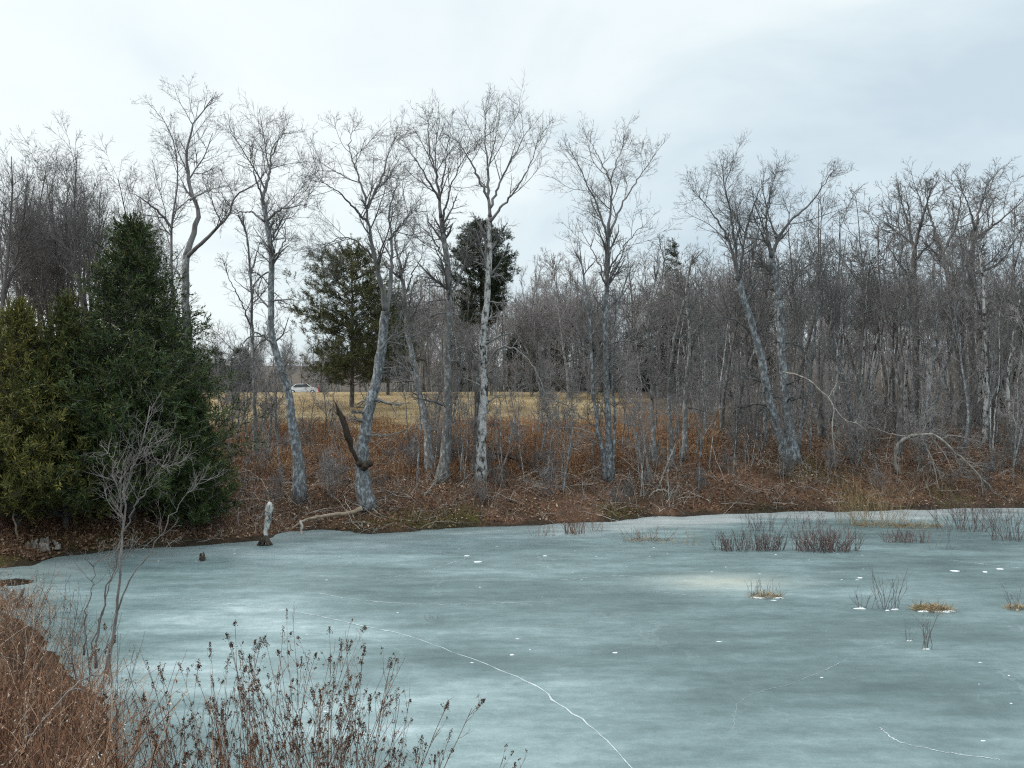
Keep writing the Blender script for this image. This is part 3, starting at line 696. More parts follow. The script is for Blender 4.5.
# woods behind the field
LC = 'bare grey-brown tree in the belt of woods behind the tan field'; GC = 'bare trees of the belt behind the field'
cp = [proto(111, 10, .10, 1, .25, 'grey', 'twigpurple', 18, .8, 1, .010, label=LC), proto(112, 11, .12, 2, .3, 'dark', 'twigpurple', 20, .8, 1, .010, label=LC), proto(113, 9, .09, 2, .2, 'grey', 'twig', 20, .8, 1, .010, label=LC)]
scatter(cp, fan(rng, 40, 395, 560, 66, 95, 1.8) + fan(rng, 50, 540, 740, 60, 90, 1.7), rng, .9, 1.3, LC, GC)
# distant small trees left of the field
LD = 'small distant bare tree on the skyline beyond the tan field at the left'; GD = 'distant bare trees beyond the field'
dp = [proto(121, 8, .10, 2, .2, 'grey', 'twigpurple', 16, .8, 1, .014, levels=2, label=LD, c3=7), proto(122, 9, .11, 1, .25, 'grey', 'twig', 18, .8, 1, .014, levels=2, label=LD, c3=7)]
scatter(dp, [p for p in fan(rng, 75, 180, 440, 95, 160, 2.4) if not (284 < CX + p[0] / p[1] * F < 332 and p[1] < 125)], rng, .75, 1.2, LD, GD)
# tall tangled crowns behind the cedars
LL = 'tall bare tree in the tangle of trunks behind the cedars at the left edge'; GL = 'tall bare trees behind the cedars'
lp = [proto(131, 12.2, .15, 2, .5, 'dark', 'twigdark', 30, .85, 1.1, .0055, label=LL, spread=.52, up=.1), proto(132, 12, .13, 3, .5, 'dark', 'twigdark', 34, .85, 1.1, .0055, label=LL, spread=.52, up=.1), proto(133, 12.5, .14, 1, .48, 'dark', 'twigdark', 26, .85, 1.1, .0055, label=LL, spread=.54, up=.1)]
scatter(lp, [((px - CX) / F * D, D) for px, D in [(32, 40), (8, 44), (62, 41), (90, 38), (112, 42), (-18, 37), (130, 46), (45, 46), (78, 47), (-40, 44), (150, 50), (20, 43), (100, 46), (-5, 45), (122, 39), (52, 38), (75, 43)]], rng, 1.0, 1.13, LL, GL)
# saplings on the bank and at the field edge
LS = 'thin bare sapling with fine purple-grey twigs among the bank trees'; GS = 'thin saplings among the bank trees'
sp_ = [proto(141, 6.5, .035, 1, .3, 'grey', 'twig', 14, .8, .75, .0055, label=LS, name='sapling', spread=.4), proto(142, 7, .04, 2, .3, 'grey', 'twigpurple', 16, .8, .75, .0055, label=LS, name='sapling', spread=.4),
       proto(143, 5.2, .03, 3, .25, 'grey', 'twigpurple', 18, .8, .7, .0055, label=LS, name='sapling', spread=.45), proto(144, 7.5, .045, 1, .4, 'lichen', 'twig', 14, .8, .8, .0055, label=LS, name='sapling', spread=.4)]
scatter(sp_, fan(rng, 44, 395, 720, 30, 41, .7) + [p for p in fan(rng, 10, 205, 345, 29, 38, .8) if not 284 < CX + p[0] / p[1] * F < 328] + fan(rng, 26, 680, 1030, 33, 40, .8), rng, .7, 1.1, LS, GS)
# understorey shrubs in the woods
LU = 'bushy leafless understorey shrub in the shade of the right-hand woods'; GU = 'leafless shrubs under the woods'
up_ = [proto(151, 3.2, .025, 6, .1, 'grey', 'twigpurple', 24, .6, .6, .007, lean=.25, levels=2, label=LU, cat='shrub', name='bare_shrub', spread=.6, c3=6), proto(152, 2.6, .02, 7, .1, 'dark', 'twigdark', 26, .6, .55, .007, lean=.3, levels=2, label=LU, cat='shrub', name='bare_shrub', spread=.6, c3=6)]
scatter(up_, fan(rng, 48, 690, 1050, 34, 50, 1.1), rng, .7, 1.2, LU, GU)
LV = 'grey-brown leafless shrub at the back edge of the tan field'; GV = 'leafless shrubs along the back of the field'
vp = [proto(153, 3.6, .03, 6, .1, 'grey', 'twigpurple', 30, .8, .7, .011, lean=.25, levels=2, label=LV, cat='shrub', name='bare_shrub', spread=.6, c3=6)]
scatter(vp, fan(rng, 40, 440, 700, 60, 75, 1.2) + [p for p in fan(rng, 26, 190, 330, 80, 110, 2) if not 284 < CX + p[0] / p[1] * F < 332], rng, .7, 1.2, LV, GV)
# low bank brush
LB = 'low dark twiggy bush on the leaf-covered far bank'; GB = 'low bushes on the far bank'
bp = [proto(161, 1.3, .012, 8, .1, 'dark', 'twigdark', 30, .8, .35, .005, lean=.35, levels=2, label=LB, cat='bush', name='twiggy_bush', spread=.7, c3=6), proto(162, 1.7, .013, 7, .1, 'dark', 'twigpurple', 30, .8, .4, .005, lean=.3, levels=2, label=LB, cat='bush', name='twiggy_bush', spread=.7, c3=6)]
bpts = [p for p in fan(rng, 54, 215, 1030, 28.5, 36, .9) if pond_sd([p[0]], [p[1]])[0] > .9]
scatter(bp, bpts, rng, .6, 1.15, LB, GB)
for ps in (wp, cp, dp, lp, sp_, up_, vp, bp): cleanup(ps)

# far woods as one mass closing the view
def far_woods():
    rng = RNG(1000); b = Bag()
    pts = fan(rng, 330, 395, 1150, 85, 150, 1.9) + fan(rng, 120, -150, 420, 128, 210, 2.5) + fan(rng, 40, -160, 180, 55, 90, 2)
    S = np.array([[x, y, H(x, y) - .1] for x, y in pts]); n = len(S)
    hh = rng.uniform(8.5, 14.5, n) * np.where(S[:, 0] < -12, .68, 1)
    P, R = sim(rng, S, np.tile([0, 0, 1.], (n, 1)) + rng.normal(size=(n, 3)) * .05, hh, 8, .05, .03, rng.uniform(.08, .16, n), .15)
    b.tubes(P, R, 5)
    p1, r1 = kids(rng, P, R, 14, .12, .98, .7, .2, 1.5, 4.2, .55, 6, .14, .06, .55, .016, .35, .15); b.tubes(p1, r1, 3)
    p2, r2 = kids(rng, p1, r1, 6, .2, 1, .7, .25, .6, 1.7, .4, 4, .15, .05, .7, .012, .5); b.tubes(p2, r2, 3)
    p3, r3 = kids(rng, p2, r2, 3, .2, 1, .7, .25, .4, .9, .4, 3, .15, .05, .8, .010, .6); b.tubes(p3, r3, 3)
    o = b.build('far_woods', M['twigpurple']); tag(o, 'far-off mass of leafless grey-purple woods closing the view', 'woods', kind='stuff')
far_woods()

# ------------------------------------------------------------------ evergreens
def conifer(name, label, base, top_px, half, seed, mat, prof, nb=420, fl=.12, fw=.05, dens=9, upb=.25, droop=.0, trunk_r=.15, tmat='dark', bare=.03, group=None, sub=6, off=0.0, wob=.25):
    """half: greatest half width in m; prof(t) outline, t from 0 base to 1 tip"""
    rng = RNG(seed); px, py, D = base
    x = (px - CX) / F * D; g = np.array([x, D, H(x, D)]); Ht = at(px, top_px, D)[2] - g[2]
    root = thing(name, label, 'evergreen tree', g, group=group)
    tr = Bag(); P = np.array([[off * t + rng.normal() * .015, rng.normal() * .015, t * Ht * .98 - .1] for t in np.linspace(0, 1, 20)])
    tr.tubes(P, np.linspace(trunk_r, .012, 20), 8)
    t = bare + (1 - bare) * rng.random(nb) ** 1.15; t = np.sort(t)
    az = rng.random(nb) * 2 * pi
    lump = 1 + wob * (vnoise(az * 1.1 + 10, t * 6, seed) * 2 - 1) + .18 * rng.normal(size=nb)
    ln = half * np.array([prof(a) for a in t]) * np.clip(lump, .35, 1.5) + .07
    S = np.stack([np.interp(t, np.linspace(0, 1, 20), P[:, 0]), np.zeros(nb), t * Ht * .97], 1)
    d = np.stack([np.cos(az), np.sin(az), np.full(nb, upb) + .5 * t ** 3 + rng.normal(size=nb) * .12], 1)
    p1, r1 = sim(rng, S, d, ln, 9, .06, droop, np.full(nb, .018), .25)
    tr.tubes(p1, r1, 4)
    rel = np.clip(ln / half, .2, 1)
    cnt = np.maximum(2, (sub * 2 * rel).astype(int))
    B = nb; idx = np.repeat(np.arange(B), cnt)
    p2, r2 = kids(rng, p1, r1, cnt, .28, 1, .75, .25, .25 * half * .55, .52 * half * .55, .35, 6, .12, upb * .15, .6, .006, .4)
    tr.tubes(p2, r2, 3)
    # foliage sprays on the branchlets
    cr = Bag(); C = len(p2); k = int(dens * 1.7)
    ii = np.repeat(np.arange(C), k); tt = rng.random(len(ii)) * .98; f = tt * 5; i0 = np.minimum(f.astype(int), 4); w = (f - i0)[:, None]
    pos = p2[ii, i0] * (1 - w) + p2[ii, i0 + 1] * w + rng.normal(size=(len(ii), 3)) * .03
    tan = nrm(p2[ii, i0 + 1] - p2[ii, i0]); d2 = nrm(tan + rng.normal(size=tan.shape) * .55 + [0, 0, .18])
    clump = rng.random(C)[ii] * .5
    cr.flecks(rng, pos, d2, fl * rng.uniform(.6, 1.5, len(ii)), fw * .55 * rng.uniform(.7, 1.3, len(ii)), np.clip(clump + .6 * rng.random(len(ii)) ** 1.5, 0, 1))
    tr.build('trunk', M[tmat], root); cr.build('crown', M[mat], root)
    return root

ced = lambda t: min(np.clip((1 - t) / .95, 0, 1) ** .84, 1.2 * (1 - t) + .01) * (1 if t > .16 else .72 + .28 * t / .16)
GE = 'cedars on the left bank'
conifer('cedar_tree', 'large dark green cone-shaped cedar on the left bank', (133, 522, 25.5), 219, 3.45, 201, 'cedar', ced, 900, .15, .055, 11, .35, .02, .17, group=GE, sub=7)
conifer('cedar_tree', 'mid-green cedar squeezed between the dark cone cedar and the yellowish one', (66, 524, 24.4), 296, 2.3, 202, 'cedarmid', ced, 560, .14, .05, 10, .4, .02, .1, group=GE, sub=6)
conifer('cedar_tree', 'yellowish green cedar cut by the left edge of the picture', (18, 528, 23.8), 304, 2.5, 203, 'cedaryel', ced, 620, .14, .05, 10, .4, .02, .1, group=GE, sub=6)
conifer('cedar_tree', 'short dark young cedar skirt at the right foot of the big cedar', (192, 520, 25.2), 392, 1.15, 204, 'cedar', lambda t: ced(t) ** .8, 240, .13, .05, 9, .45, .02, .06, group=GE, sub=6)
pin = lambda t: np.clip(np.sin(pi * (.06 + .94 * np.clip(t, 0, 1)) ** .95) ** .55, .05, 1) if t < 1 else .05
conifer('pine_tree', 'rounded green pine standing on the field behind the curved lichen trunk', (352, 402, 52), 250, 3.5, 211, 'pine', pin, 390, .17, .05, 20, .25, .02, .17, bare=.13, sub=5, wob=.5)
conifer('pine_tree', 'dark pine with rounded top behind the birch crown', (481, 402, 58), 220, 2.3, 212, 'pinedark', lambda t: pin(max(0, (t - .4) / .6)), 330, .18, .055, 15, .25, .02, .17, bare=.42, sub=6, wob=.35)
conifer('pine_tree', 'smaller dark pine right behind the lichen trunk at the field', (388, 400, 62), 290, 2.2, 213, 'pinedark', pin, 200, .18, .055, 12, .2, .02, .14, bare=.12, sub=5, wob=.45)
spr = lambda t: (1 - t) ** .9
conifer('spruce_tree', 'pointed dark spruce top rising from the middle woods', (672, 400, 66), 238, 2.3, 214, 'pinedark', spr, 210, .22, .08, 9, .05, -.01, .14, bare=.1, sub=5, wob=.2)
LH = 'low dark hemlock shading the back of the field under the bare woods'
for k, (px, D, top) in enumerate([(520, 72, 330), (556, 76, 335), (600, 70, 340), (632, 74, 330), (455, 80, 335), (1020, 55, 290), (760, 80, 300), (215, 88, 350), (240, 96, 348)]):
    lab = {5: 'dark green hemlock at the right edge deep in the woods', 6: 'dark hemlock hidden deep behind the double lichen trunk', 7: 'dark small evergreen beyond the field next to the cedar', 8: 'dark small evergreen beyond the field behind the thin crooked tree'}.get(k, LH)
    conifer('hemlock_tree', lab, (px, 400, D), top, 2.6 if k < 7 else 3, 220 + k, 'pinedark', spr if k != 5 else pin, 120, .28, .10, 8, .05, 0, .12, bare=.04, sub=5, group='dark hemlocks behind the field')

# ------------------------------------------------------------------ ground cover on the banks
def cover():
    rng = RNG(300)
    # fallen leaves
    n = 120000; D = 22 + 24 * rng.random(n) ** 1.5; px = rng.uniform(-30, 1054, n); x = (px - CX) / F * D
    sd = pond_sd(x, D); ok = (sd > .12) & (sd < 17); x, y, sd = x[ok], D[ok], sd[ok]
    ok = rng.random(len(x)) < (.35 + .65 * vnoise(x * .9, y * .9, 50)) * sstep(19, 8, sd); x, y = x[ok], y[ok]
    pos = np.stack([x, y, height(x, y) + rng.uniform(.0, .07, len(x))], 1)
    d = rng.normal(size=(len(x), 3)); d[:, 2] = np.abs(d[:, 2]) * .45
    b = Bag(); b.flecks(rng, pos, d, rng.uniform(.06, .15, len(x)), rng.uniform(.045, .10, len(x)), np.clip(rng.beta(1.3, 1.6, len(x)) + (vnoise(x * .5, y * .5, 51) - .5) * .5, 0, 1), .35)
    tag(b.build('leaf_litter', M['litter']), 'brown fallen leaves covering the far bank', 'leaf litter', kind='stuff')
    # twigs, brambles and thin sticks lying and arching over the leaves
    n = 5200; D = 22 + 20 * rng.random(n) ** 1.3; px = rng.uniform(150, 1054, n); x = (px - CX) / F * D; sd = pond_sd(x, D); ok = (sd > .15) & (sd < 13) & (vnoise(x * .6, D * .6, 55) > .3)
    x, y = x[ok], D[ok]; m = len(x); S = np.stack([x, y, height(x, y) + .01], 1)
    d = rng.normal(size=(m, 3)) * [1, 1, .25] + [0, 0, .35]
    P, R = sim(rng, S, d, rng.uniform(.3, 1.9, m), 9, .16, -.06, rng.uniform(.005, .014, m), .4); P[:, :, 2] = np.maximum(P[:, :, 2], height(P[:, :, 0], P[:, :, 1]) + .01)
    b = Bag(); v = rng.random(m); b.tubes(P, R, 4, var=v)
    p1, r1 = kids(rng, P, R, 3, .3, .95, .7, .25, .15, .6, .3, 6, .16, .0, .6, .003); b.tubes(p1, r1, 3, var=np.repeat(v, 3))
    tag(b.build('fallen_twigs', M['sticks']), 'pale and dark fallen twigs and brambles tangled over the far bank', 'twigs', kind='stuff')
    # rusty weeds at the field edge and over the bank
    def weeds(name, mat, label, n, X0, X1, D0, D1, s0, s1, h0, h1, w, seed, fac=None, lean=.35, leaf=2):
        rng = RNG(seed); D = rng.uniform(D0, D1, n); px = rng.uniform(X0, X1, n); x = (px - CX) / F * D
        sd = pond_sd(x, D); ok = (sd > s0) & (sd < s1) & (vnoise(x * .7, D * .7, seed) > .34)
        if fac is not None: ok &= rng.random(n) < fac(x, D)
        x, y = x[ok], D[ok]; m = len(x)
        S = np.stack([x, y, height(x, y) - .02], 1); hh = rng.uniform(h0, h1, m) * (.6 + .8 * vnoise(x * .5, y * .5, seed + 1))
        P, R = sim(rng, S, np.tile([0, 0, 1.], (m, 1)) + rng.normal(size=(m, 3)) * [lean, lean, 0], hh, 4, .16, -.05, np.full(m, w), .4)
        v = np.clip(rng.random(m) * .7 + (vnoise(x * .8, y * .8, seed + 2) - .3) * .5, 0, 1)
        b = Bag(); b.tubes(P, R, 3, var=v)
        if leaf:
            i = np.repeat(np.arange(m), leaf); t = rng.integers(1, 4, len(i)); b.flecks(rng, P[i, t], rng.normal(size=(len(i), 3)) + [0, 0, -.3], rng.uniform(.05, .14, len(i)), rng.uniform(.015, .04, len(i)), np.clip(v[i] + rng.normal(size=len(i)) * .15, 0, 1))
        return tag(b.build(name, mat), label, 'weeds', kind='stuff')
    weeds('rust_weeds', M['rust'], 'rust-coloured dead weeds along the front of the field', 30000, 190, 720, 31, 50, 4, 18, .25, .75, .007, 301)
    weeds('bank_weeds', M['bankweed'], 'brown dead weeds and brambles over the far bank', 22000, 0, 1040, 23, 38, .25, 9, .15, .55, .005, 302)
    weeds('dead_stalks', M['sticks'], 'thin pale dead stalks standing over the far bank', 4200, 190, 1040, 23, 40, .3, 13, .5, 1.5, .0065, 307, None, .3, 0)
    weeds('shore_grass', M['moss'], 'olive and straw grass along the far shoreline', 9000, 60, 1040, 22, 34, .05, 1.1, .08, .3, .006, 303, lambda x, y: .15 + .85 * sstep(.45, .65, vnoise(x * .5, y * .5, 11)), .6, 1)
    weeds('field_grass', M['tan'], 'pale dry grass fringing the field', 14000, 195, 660, 40, 62, 13, 40, .08, .3, .009, 304, lambda x, y: f_field(x, y), .4, 0)
    weeds('shade_weeds', M['bankweed'], 'dull brown undergrowth at the foot of the cedars', 5000, -20, 240, 21, 30, .15, 6, .15, .5, .006, 306)
cover()

# ------------------------------------------------------------------ dead wood on the bank and shore
def limb(name, label, cat, pts, r0, r1, mat, seed, kidsn=6, klen=(.3, .9), cap=True, root_xy=None, group=None, sides=8, kup=.0):
    rng = RNG(seed); W = np.array([p if len(p) == 3 and False else p for p in pts], float); g = W[0].copy(); W = W - g
    b = Bag(); P = smooth(W, 22, .012, rng); R = barkline(P, r0, r1, rng); b.tubes(P, R, sides, cap=cap)
    if kidsn:
        p1, r1_ = kids(rng, P[None], R[None], kidsn, .25, 1, .8, .25, klen[0], klen[1], .3, 8, .16, kup, .5, .007); b.tubes(p1, r1_, 4)
        p2, r2 = kids(rng, p1, r1_, 3, .3, 1, .7, .25, klen[0] * .5, klen[1] * .5, .3, 5, .16, kup, .7, .005); b.tubes(p2, r2, 3)
    o = b.build(name, mat); o.location = g
    return tag(o, label, cat, group)

D_ = ground_at(330, 520)[1]
def ap(px, py, D): return at(px, py, D)
# the weathered log reaching from bank to ice
rng = RNG(71); D0 = ice(302, 534)[1]
root = thing('fallen_log', 'weathered tan log sloping from the bank onto the ice on one bent leg', 'log', ap(362, 510, D0 + .9))
b = Bag(); L0 = np.array(root.location)
P = smooth([ap(362, 508, D0 + .9) - L0, ap(350, 513, D0 + .75) - L0, ap(330, 515, D0 + .5) - L0, ap(308, 519, D0 + .2) - L0, ap(298, 524, D0 + .1) - L0, ap(291, 530, D0 + .05) - L0], 26, .01, rng)
b.tubes(P, barkline(P, .085, .03, rng), 9, cap=True); b.build('stem', M['tanlog'], root)
b = Bag(); P = smooth([ap(300, 521, D0 + .12) - L0, ap(302, 526, D0 + .05) - L0, ap(301, 531, D0) - L0, ap(302, 535, D0 - .05) - L0], 12, .006, rng); b.tubes(P, barkline(P, .055, .04, rng), 8, cap=True)
b.build('branch_stub', M['pale'], root)
# birch snag
g = np.array([*ice(265, 545), 0.0]); rng = RNG(72)
root = thing('tree_snag', 'short peeling white and black tree snag standing at the ice edge', 'snag', g)
b = Bag(); k = g[1] / F
P = smooth([(0, 0, .1), (.02, 0, .35), (.08, 0, .7), (.12, .02, 1.0), (.14, .02, 1.22), (.12, .03, 1.34)], 24, .008, rng); R = np.interp(np.linspace(0, 1, 24), [0, .2, .4, .6, .8, .93, 1], [.12, .075, .085, .115, .135, .11, .03]) * (1 + rng.normal(size=24) * .05)
b.tubes(P, R, 10, cap=True); b.build('trunk', M['snag'], root)
b = Bag()
for a in range(7):
    th = a * 2 * pi / 7 + rng.normal() * .2; P = smooth([(0, 0, .32), (.10 * cos(th), .10 * sin(th), .16), (.26 * cos(th), .2 * sin(th), -.04)], 8, .01, rng); b.tubes(P, np.linspace(.07, .035, 8), 6, cap=True)
b.build('root_flare', M['rot'], root)
# small dark stump poking from the ice
g = np.array([*ice(203, 560), 0.0]); rng = RNG(73); b = Bag()
for q in range(4):
    e = rng.normal(size=2) * .05; P = smooth([(e[0], e[1], -.03), (e[0] * 1.5, e[1], .1), (e[0] * 2 + .05 * (q == 0), e[1], .16 + .1 * rng.random())], 9, .008, rng); b.tubes(P, np.linspace(.07, .02, 9), 7, cap=True)
o = b.build('stump', M['rot']); o.location = g; tag(o, 'small dark jagged stump frozen into the ice before the cedars', 'stump')
# rotten pale stump heap on the left shore
def heap(px, py, seed, label, name, s=1.0, mat='rock'):
    rng = RNG(seed); g = ground_at(px, py); b = Bag()
    for q in range(26):
        e = rng.normal(size=2) * [.32, .16] * s; tip = e + rng.normal(size=2) * .12 * s; hgt = s * rng.uniform(.15, .5) * np.exp(-(e[0] / (.5 * s)) ** 2)
        P = smooth([(e[0], e[1], -.08), ((e[0] + tip[0]) / 2, (e[1] + tip[1]) / 2, hgt * .6), (tip[0], tip[1], hgt)], 8, .012 * s, rng); b.tubes(P, np.linspace(.11, .03, 8) * s * rng.uniform(.6, 1.2), 7, cap=True)
    o = b.build(name, M[mat]); o.location = g; tag(o, label, 'stump')
heap(40, 548, 74, 'pale splintered rotten stump on the shore under the cedars', 'rotten_stump', .8)
heap(6, 606, 75, 'pale weathered stump on the left bank beside the open water', 'rotten_stump', .8)

GDB = 'fallen dead branches on the far bank'
def gz(px, py, lift=0):
    g = ground_at(px, py); g[2] += lift; return g
limb('fallen_branch', 'pale leaning dead pole with forked foot right of the thin grey stems', 'branch', [gz(656, 492, .0), ap(662, 478, gz(656, 492)[1] + .1), ap(668, 462, gz(656, 492)[1] + .2), ap(676, 444, gz(656, 492)[1] + .4)], .035, .015, M['pale'], 81, 3, (.2, .4), group=GDB)
limb('fallen_branch', 'pale forked root-like branch at the foot of the leaning pole', 'branch', [gz(648, 500), ap(653, 492, gz(648, 500)[1]), ap(664, 490, gz(648, 500)[1] + .1), ap(672, 496, gz(648, 500)[1])], .03, .012, M['pale'], 82, 4, (.2, .4), group=GDB)
limb('fallen_branch', 'dark fallen branch crossing the bank behind the birch trunk', 'branch', [gz(545, 474), ap(522, 462, gz(545, 474)[1]), ap(500, 455, gz(545, 474)[1] + .2), ap(486, 450, gz(545, 474)[1] + .3)], .05, .02, M['rot'], 83, 14, (.4, 1.1), group=GDB, kup=-.03)
limb('fallen_branch', 'dark slanting dead stem leaning to the right of the birch trunk', 'branch', [gz(497, 486), ap(502, 470, gz(497, 486)[1]), ap(508, 452, gz(497, 486)[1]), ap(512, 430, gz(497, 486)[1]), ap(516, 405, gz(497, 486)[1] + .2)], .05, .015, M['grey'], 84, 8, (.3, .8), group=GDB, kup=.03)
limb('fallen_branch', 'pale sticks fanned in a heap left of the trio of trunks', 'branch', [gz(424, 496), ap(432, 486, gz(424, 496)[1] + .1), ap(438, 478, gz(424, 496)[1] + .2)], .03, .012, M['pale'], 85, 12, (.4, .9), group=GDB)
limb('fallen_branch', 'thin pale arching limb sagging over the rust weeds left of the pale clump', 'branch', [ap(604, 440, gz(606, 478)[1] - .1), ap(590, 432, gz(606, 478)[1] - .5), ap(575, 428, gz(606, 478)[1] - .6), ap(556, 430, gz(606, 478)[1] - .6), ap(550, 452, gz(606, 478)[1] - .7), gz(552, 474)], .022, .01, M['pale'], 86, 7, (.3, .7), group=GDB)
limb('fallen_branch', 'grey log half buried in leaves below the right bank brush', 'branch', [gz(690, 495, .05), gz(701, 499, .05), gz(712, 504, .05)], .05, .03, M['tanlog'], 87, 2, (.2, .4), group=GDB)
limb('fallen_branch', 'long pale log lying across the slope left of the bowed dead tree', 'branch', [gz(846, 444, .12), gz(872, 442, .12), gz(900, 440, .14)], .06, .035, M['tanlog'], 88, 4, (.3, .6), group=GDB)
limb('fallen_branch', 'dark thin branches tangled on the bank behind the curved lichen trunk', 'branch', [gz(352, 480), ap(360, 490, gz(352, 480)[1]), gz(392, 494, .1)], .03, .012, M['rot'], 89, 14, (.3, .8), group=GDB)
limb('fallen_branch', 'bleached stick slanting down to the ice by the long tan log', 'branch', [gz(372, 512, .1), gz(380, 516, .06), gz(388, 519, .03)], .025, .012, M['pale'], 90, 2, (.15, .3), group=GDB)

# rough dark thicket of small crooked trees between the cedar and the leaning trunk
LT = 'small crooked dark tree in the tangle right of the big cedar'
tp = [proto(171, 4.2, .06, 1, .25, 'dark', 'twigpurple', 16, .8, .7, .007, lean=.12, label=LT, name='crooked_tree'), proto(172, 3.8, .05, 2, .25, 'dark', 'twigdark', 16, .8, .7, .007, lean=.15, label=LT, name='crooked_tree')]
scatter(tp, [(ground_at(px, py)[0], ground_at(px, py)[1]) for px, py in [(232, 442), (247, 448), (266, 462), (238, 432), (275, 440), (222, 436), (262, 436), (312, 450), (325, 440)]], RNG(172), .75, 1.15, LT, 'crooked small trees right of the cedar')
cleanup(tp)

# ------------------------------------------------------------------ clumps frozen in the ice
def clump(name, label, cat, px, py, wpx, hpx, n, mat, seed, kn=3, rr=.006, snow=0, lean=.25, flat=.35, group=None, hum=None, kl=(.1, .35), curl=0.0):
    rng = RNG(seed); x, y = ice(px, py); k = y / F; w = wpx * k / 2; hh = hpx * k
    root = thing(name, label, cat, (x, y, 0), group=group)
    a = rng.random(n) * 2 * pi; q = np.sqrt(rng.random(n)); S = np.stack([q * w * np.cos(a), q * w * flat * np.sin(a), np.full(n, -.01)], 1)
    P, R = sim(rng, S, np.tile([0, 0, 1.], (n, 1)) + rng.normal(size=(n, 3)) * lean + S * .25, hh * rng.uniform(.45, 1.05, n), 6, .12, .02 - curl, np.full(n, rr), .45)
    b = Bag(); b.tubes(P, R, 4, var=rng.random(n))
    if kn:
        p1, r1 = kids(rng, P, R, kn, .3, .95, .55, .2, kl[0] * hh, kl[1] * hh * 1.4, .2, 5, .14, .03, .7, rr * .55); b.tubes(p1, r1, 3, var=rng.random(len(p1)))
    b.build('stems', mat, root)
    if hum:
        b = Bag(); nn = hum; a = rng.random(nn) * 2 * pi; q = np.sqrt(rng.random(nn)); S = np.stack([q * w * np.cos(a), q * w * .45 * np.sin(a), .0 + .06 * (1 - q)], 1)
        d = rng.normal(size=(nn, 3)) * [1, 1, .3] + [0, 0, .45]; b.flecks(rng, S, d, rng.uniform(.08, .22, nn), rng.uniform(.008, .018, nn)); b.build('grass', M['tan'], root)
    if snow:
        b = Bag()
        for q in range(snow): blob(b, rng, rng.uniform(-.7, .9) * w, -w * .25 + rng.normal() * w * .12, w * rng.uniform(.2, .45), w * rng.uniform(.06, .14), .02)
        b.build('snow_rim', M['snow'], root)
    return root
GR = 'low bushes frozen into the ice near the far shore'
clump('reed_bush', 'left of the two dense reddish twig bushes in the ice', 'bush', 750, 550, 72, 21, 150, M['reedtwig'], 401, 3, .007, 0, .22, .28, GR)
clump('reed_bush', 'right and larger of the two dense reddish twig bushes in the ice', 'bush', 826, 551, 68, 27, 180, M['reedtwig'], 402, 3, .007, 0, .25, .3, GR)
clump('reed_bush', 'low reddish bush with straw right of the two dense bushes', 'bush', 906, 542, 48, 16, 80, M['reedtwig'], 403, 3, .007, 0, .3, .3, GR)
clump('grass_tuft', 'lone grass tuft ringed with snow in a pale patch of ice', 'grass tuft', 765, 597, 34, 20, 26, M['twigdark'], 404, 2, .004, 7, .2, .3, None, 220)
clump('twig_clump', 'short branching twigs with snow at the foot, left of a taller pair', 'twigs', 864, 608, 22, 27, 9, M['twigdark'], 405, 4, .005, 4, .3, .2)
clump('twig_clump', 'taller dark twigs beside the short branching twigs in the ice', 'twigs', 888, 609, 22, 44, 14, M['twigdark'], 406, 4, .006, 4, .14, .25)
clump('grass_hummock', 'round straw hummock with a leaning dark stick in the ice', 'hummock', 932, 610, 40, 14, 30, M['tan'], 407, 1, .004, 6, .4, .4, None, 500)
clump('twig_clump', 'tall upright twigs with a snow pad at their foot, nearest in the ice', 'twigs', 927, 649, 13, 50, 8, M['twigdark'], 408, 3, .007, 4, .1, .4)
clump('twig_clump', 'tiny forked twig left of the tall upright twigs', 'twigs', 908, 641, 8, 22, 4, M['twigdark'], 409, 2, .004, 2, .2, .3)
clump('twig_clump', 'sparse twigs in straw at the right edge of the ice', 'twigs', 1016, 609, 22, 30, 10, M['twigdark'], 410, 3, .005, 3, .3, .3, None, 120)
clump('twig_clump', 'faint flattened twigs alone in the middle of the ice', 'twigs', 431, 619, 26, 7, 16, M['twig'], 411, 1, .003, 0, .9, .5)
clump('shore_tuft', 'brown upright tuft at the shore below the pale clump', 'grass tuft', 574, 534, 22, 44, 60, M['rusttwig'], 412, 3, .005, 0, .2, .4)
clump('shore_tuft', 'small thin tuft left of the brown upright shore tuft', 'grass tuft', 543, 536, 24, 16, 24, M['rusttwig'], 413, 2, .004, 0, .3, .4)
clump('shore_tuft', 'broad low brown tuft in the pale shore ice below the leaning pole', 'grass tuft', 648, 541, 50, 18, 46, M['rusttwig'], 414, 2, .005, 0, .5, .3, None, 160)
clump('shore_tuft', 'sparse straw tuft just left of the dense reddish bushes', 'grass tuft', 686, 545, 30, 18, 18, M['tan'], 415, 2, .004, 0, .35, .3)
clump('shore_tuft', 'thin brown stems at the shore right of the small thin tuft', 'grass tuft', 598, 531, 18, 18, 16, M['rusttwig'], 416, 2, .004, 0, .25, .4)
clump('reed_bush', 'thin twigs rising behind the left reddish bush', 'bush', 764, 531, 46, 22, 44, M['reedtwig'], 417, 3, .005, 0, .25, .4, GR)
clump('reed_bush', 'thin reddish twigs behind the right reddish bush', 'bush', 806, 528, 40, 20, 40, M['reedtwig'], 418, 3, .005, 0, .25, .4, GR)
clump('tall_grass', 'tall straw grass at the shore above the reddish bushes', 'grass', 878, 526, 56, 50, 90, M['tan'], 419, 2, .005, 0, .28, .4, None, 260)
clump('tall_grass', 'tall thin straw stems left of the straw grass at the shore', 'grass', 848, 524, 30, 42, 24, M['tan'], 420, 3, .005, 0, .3, .4)
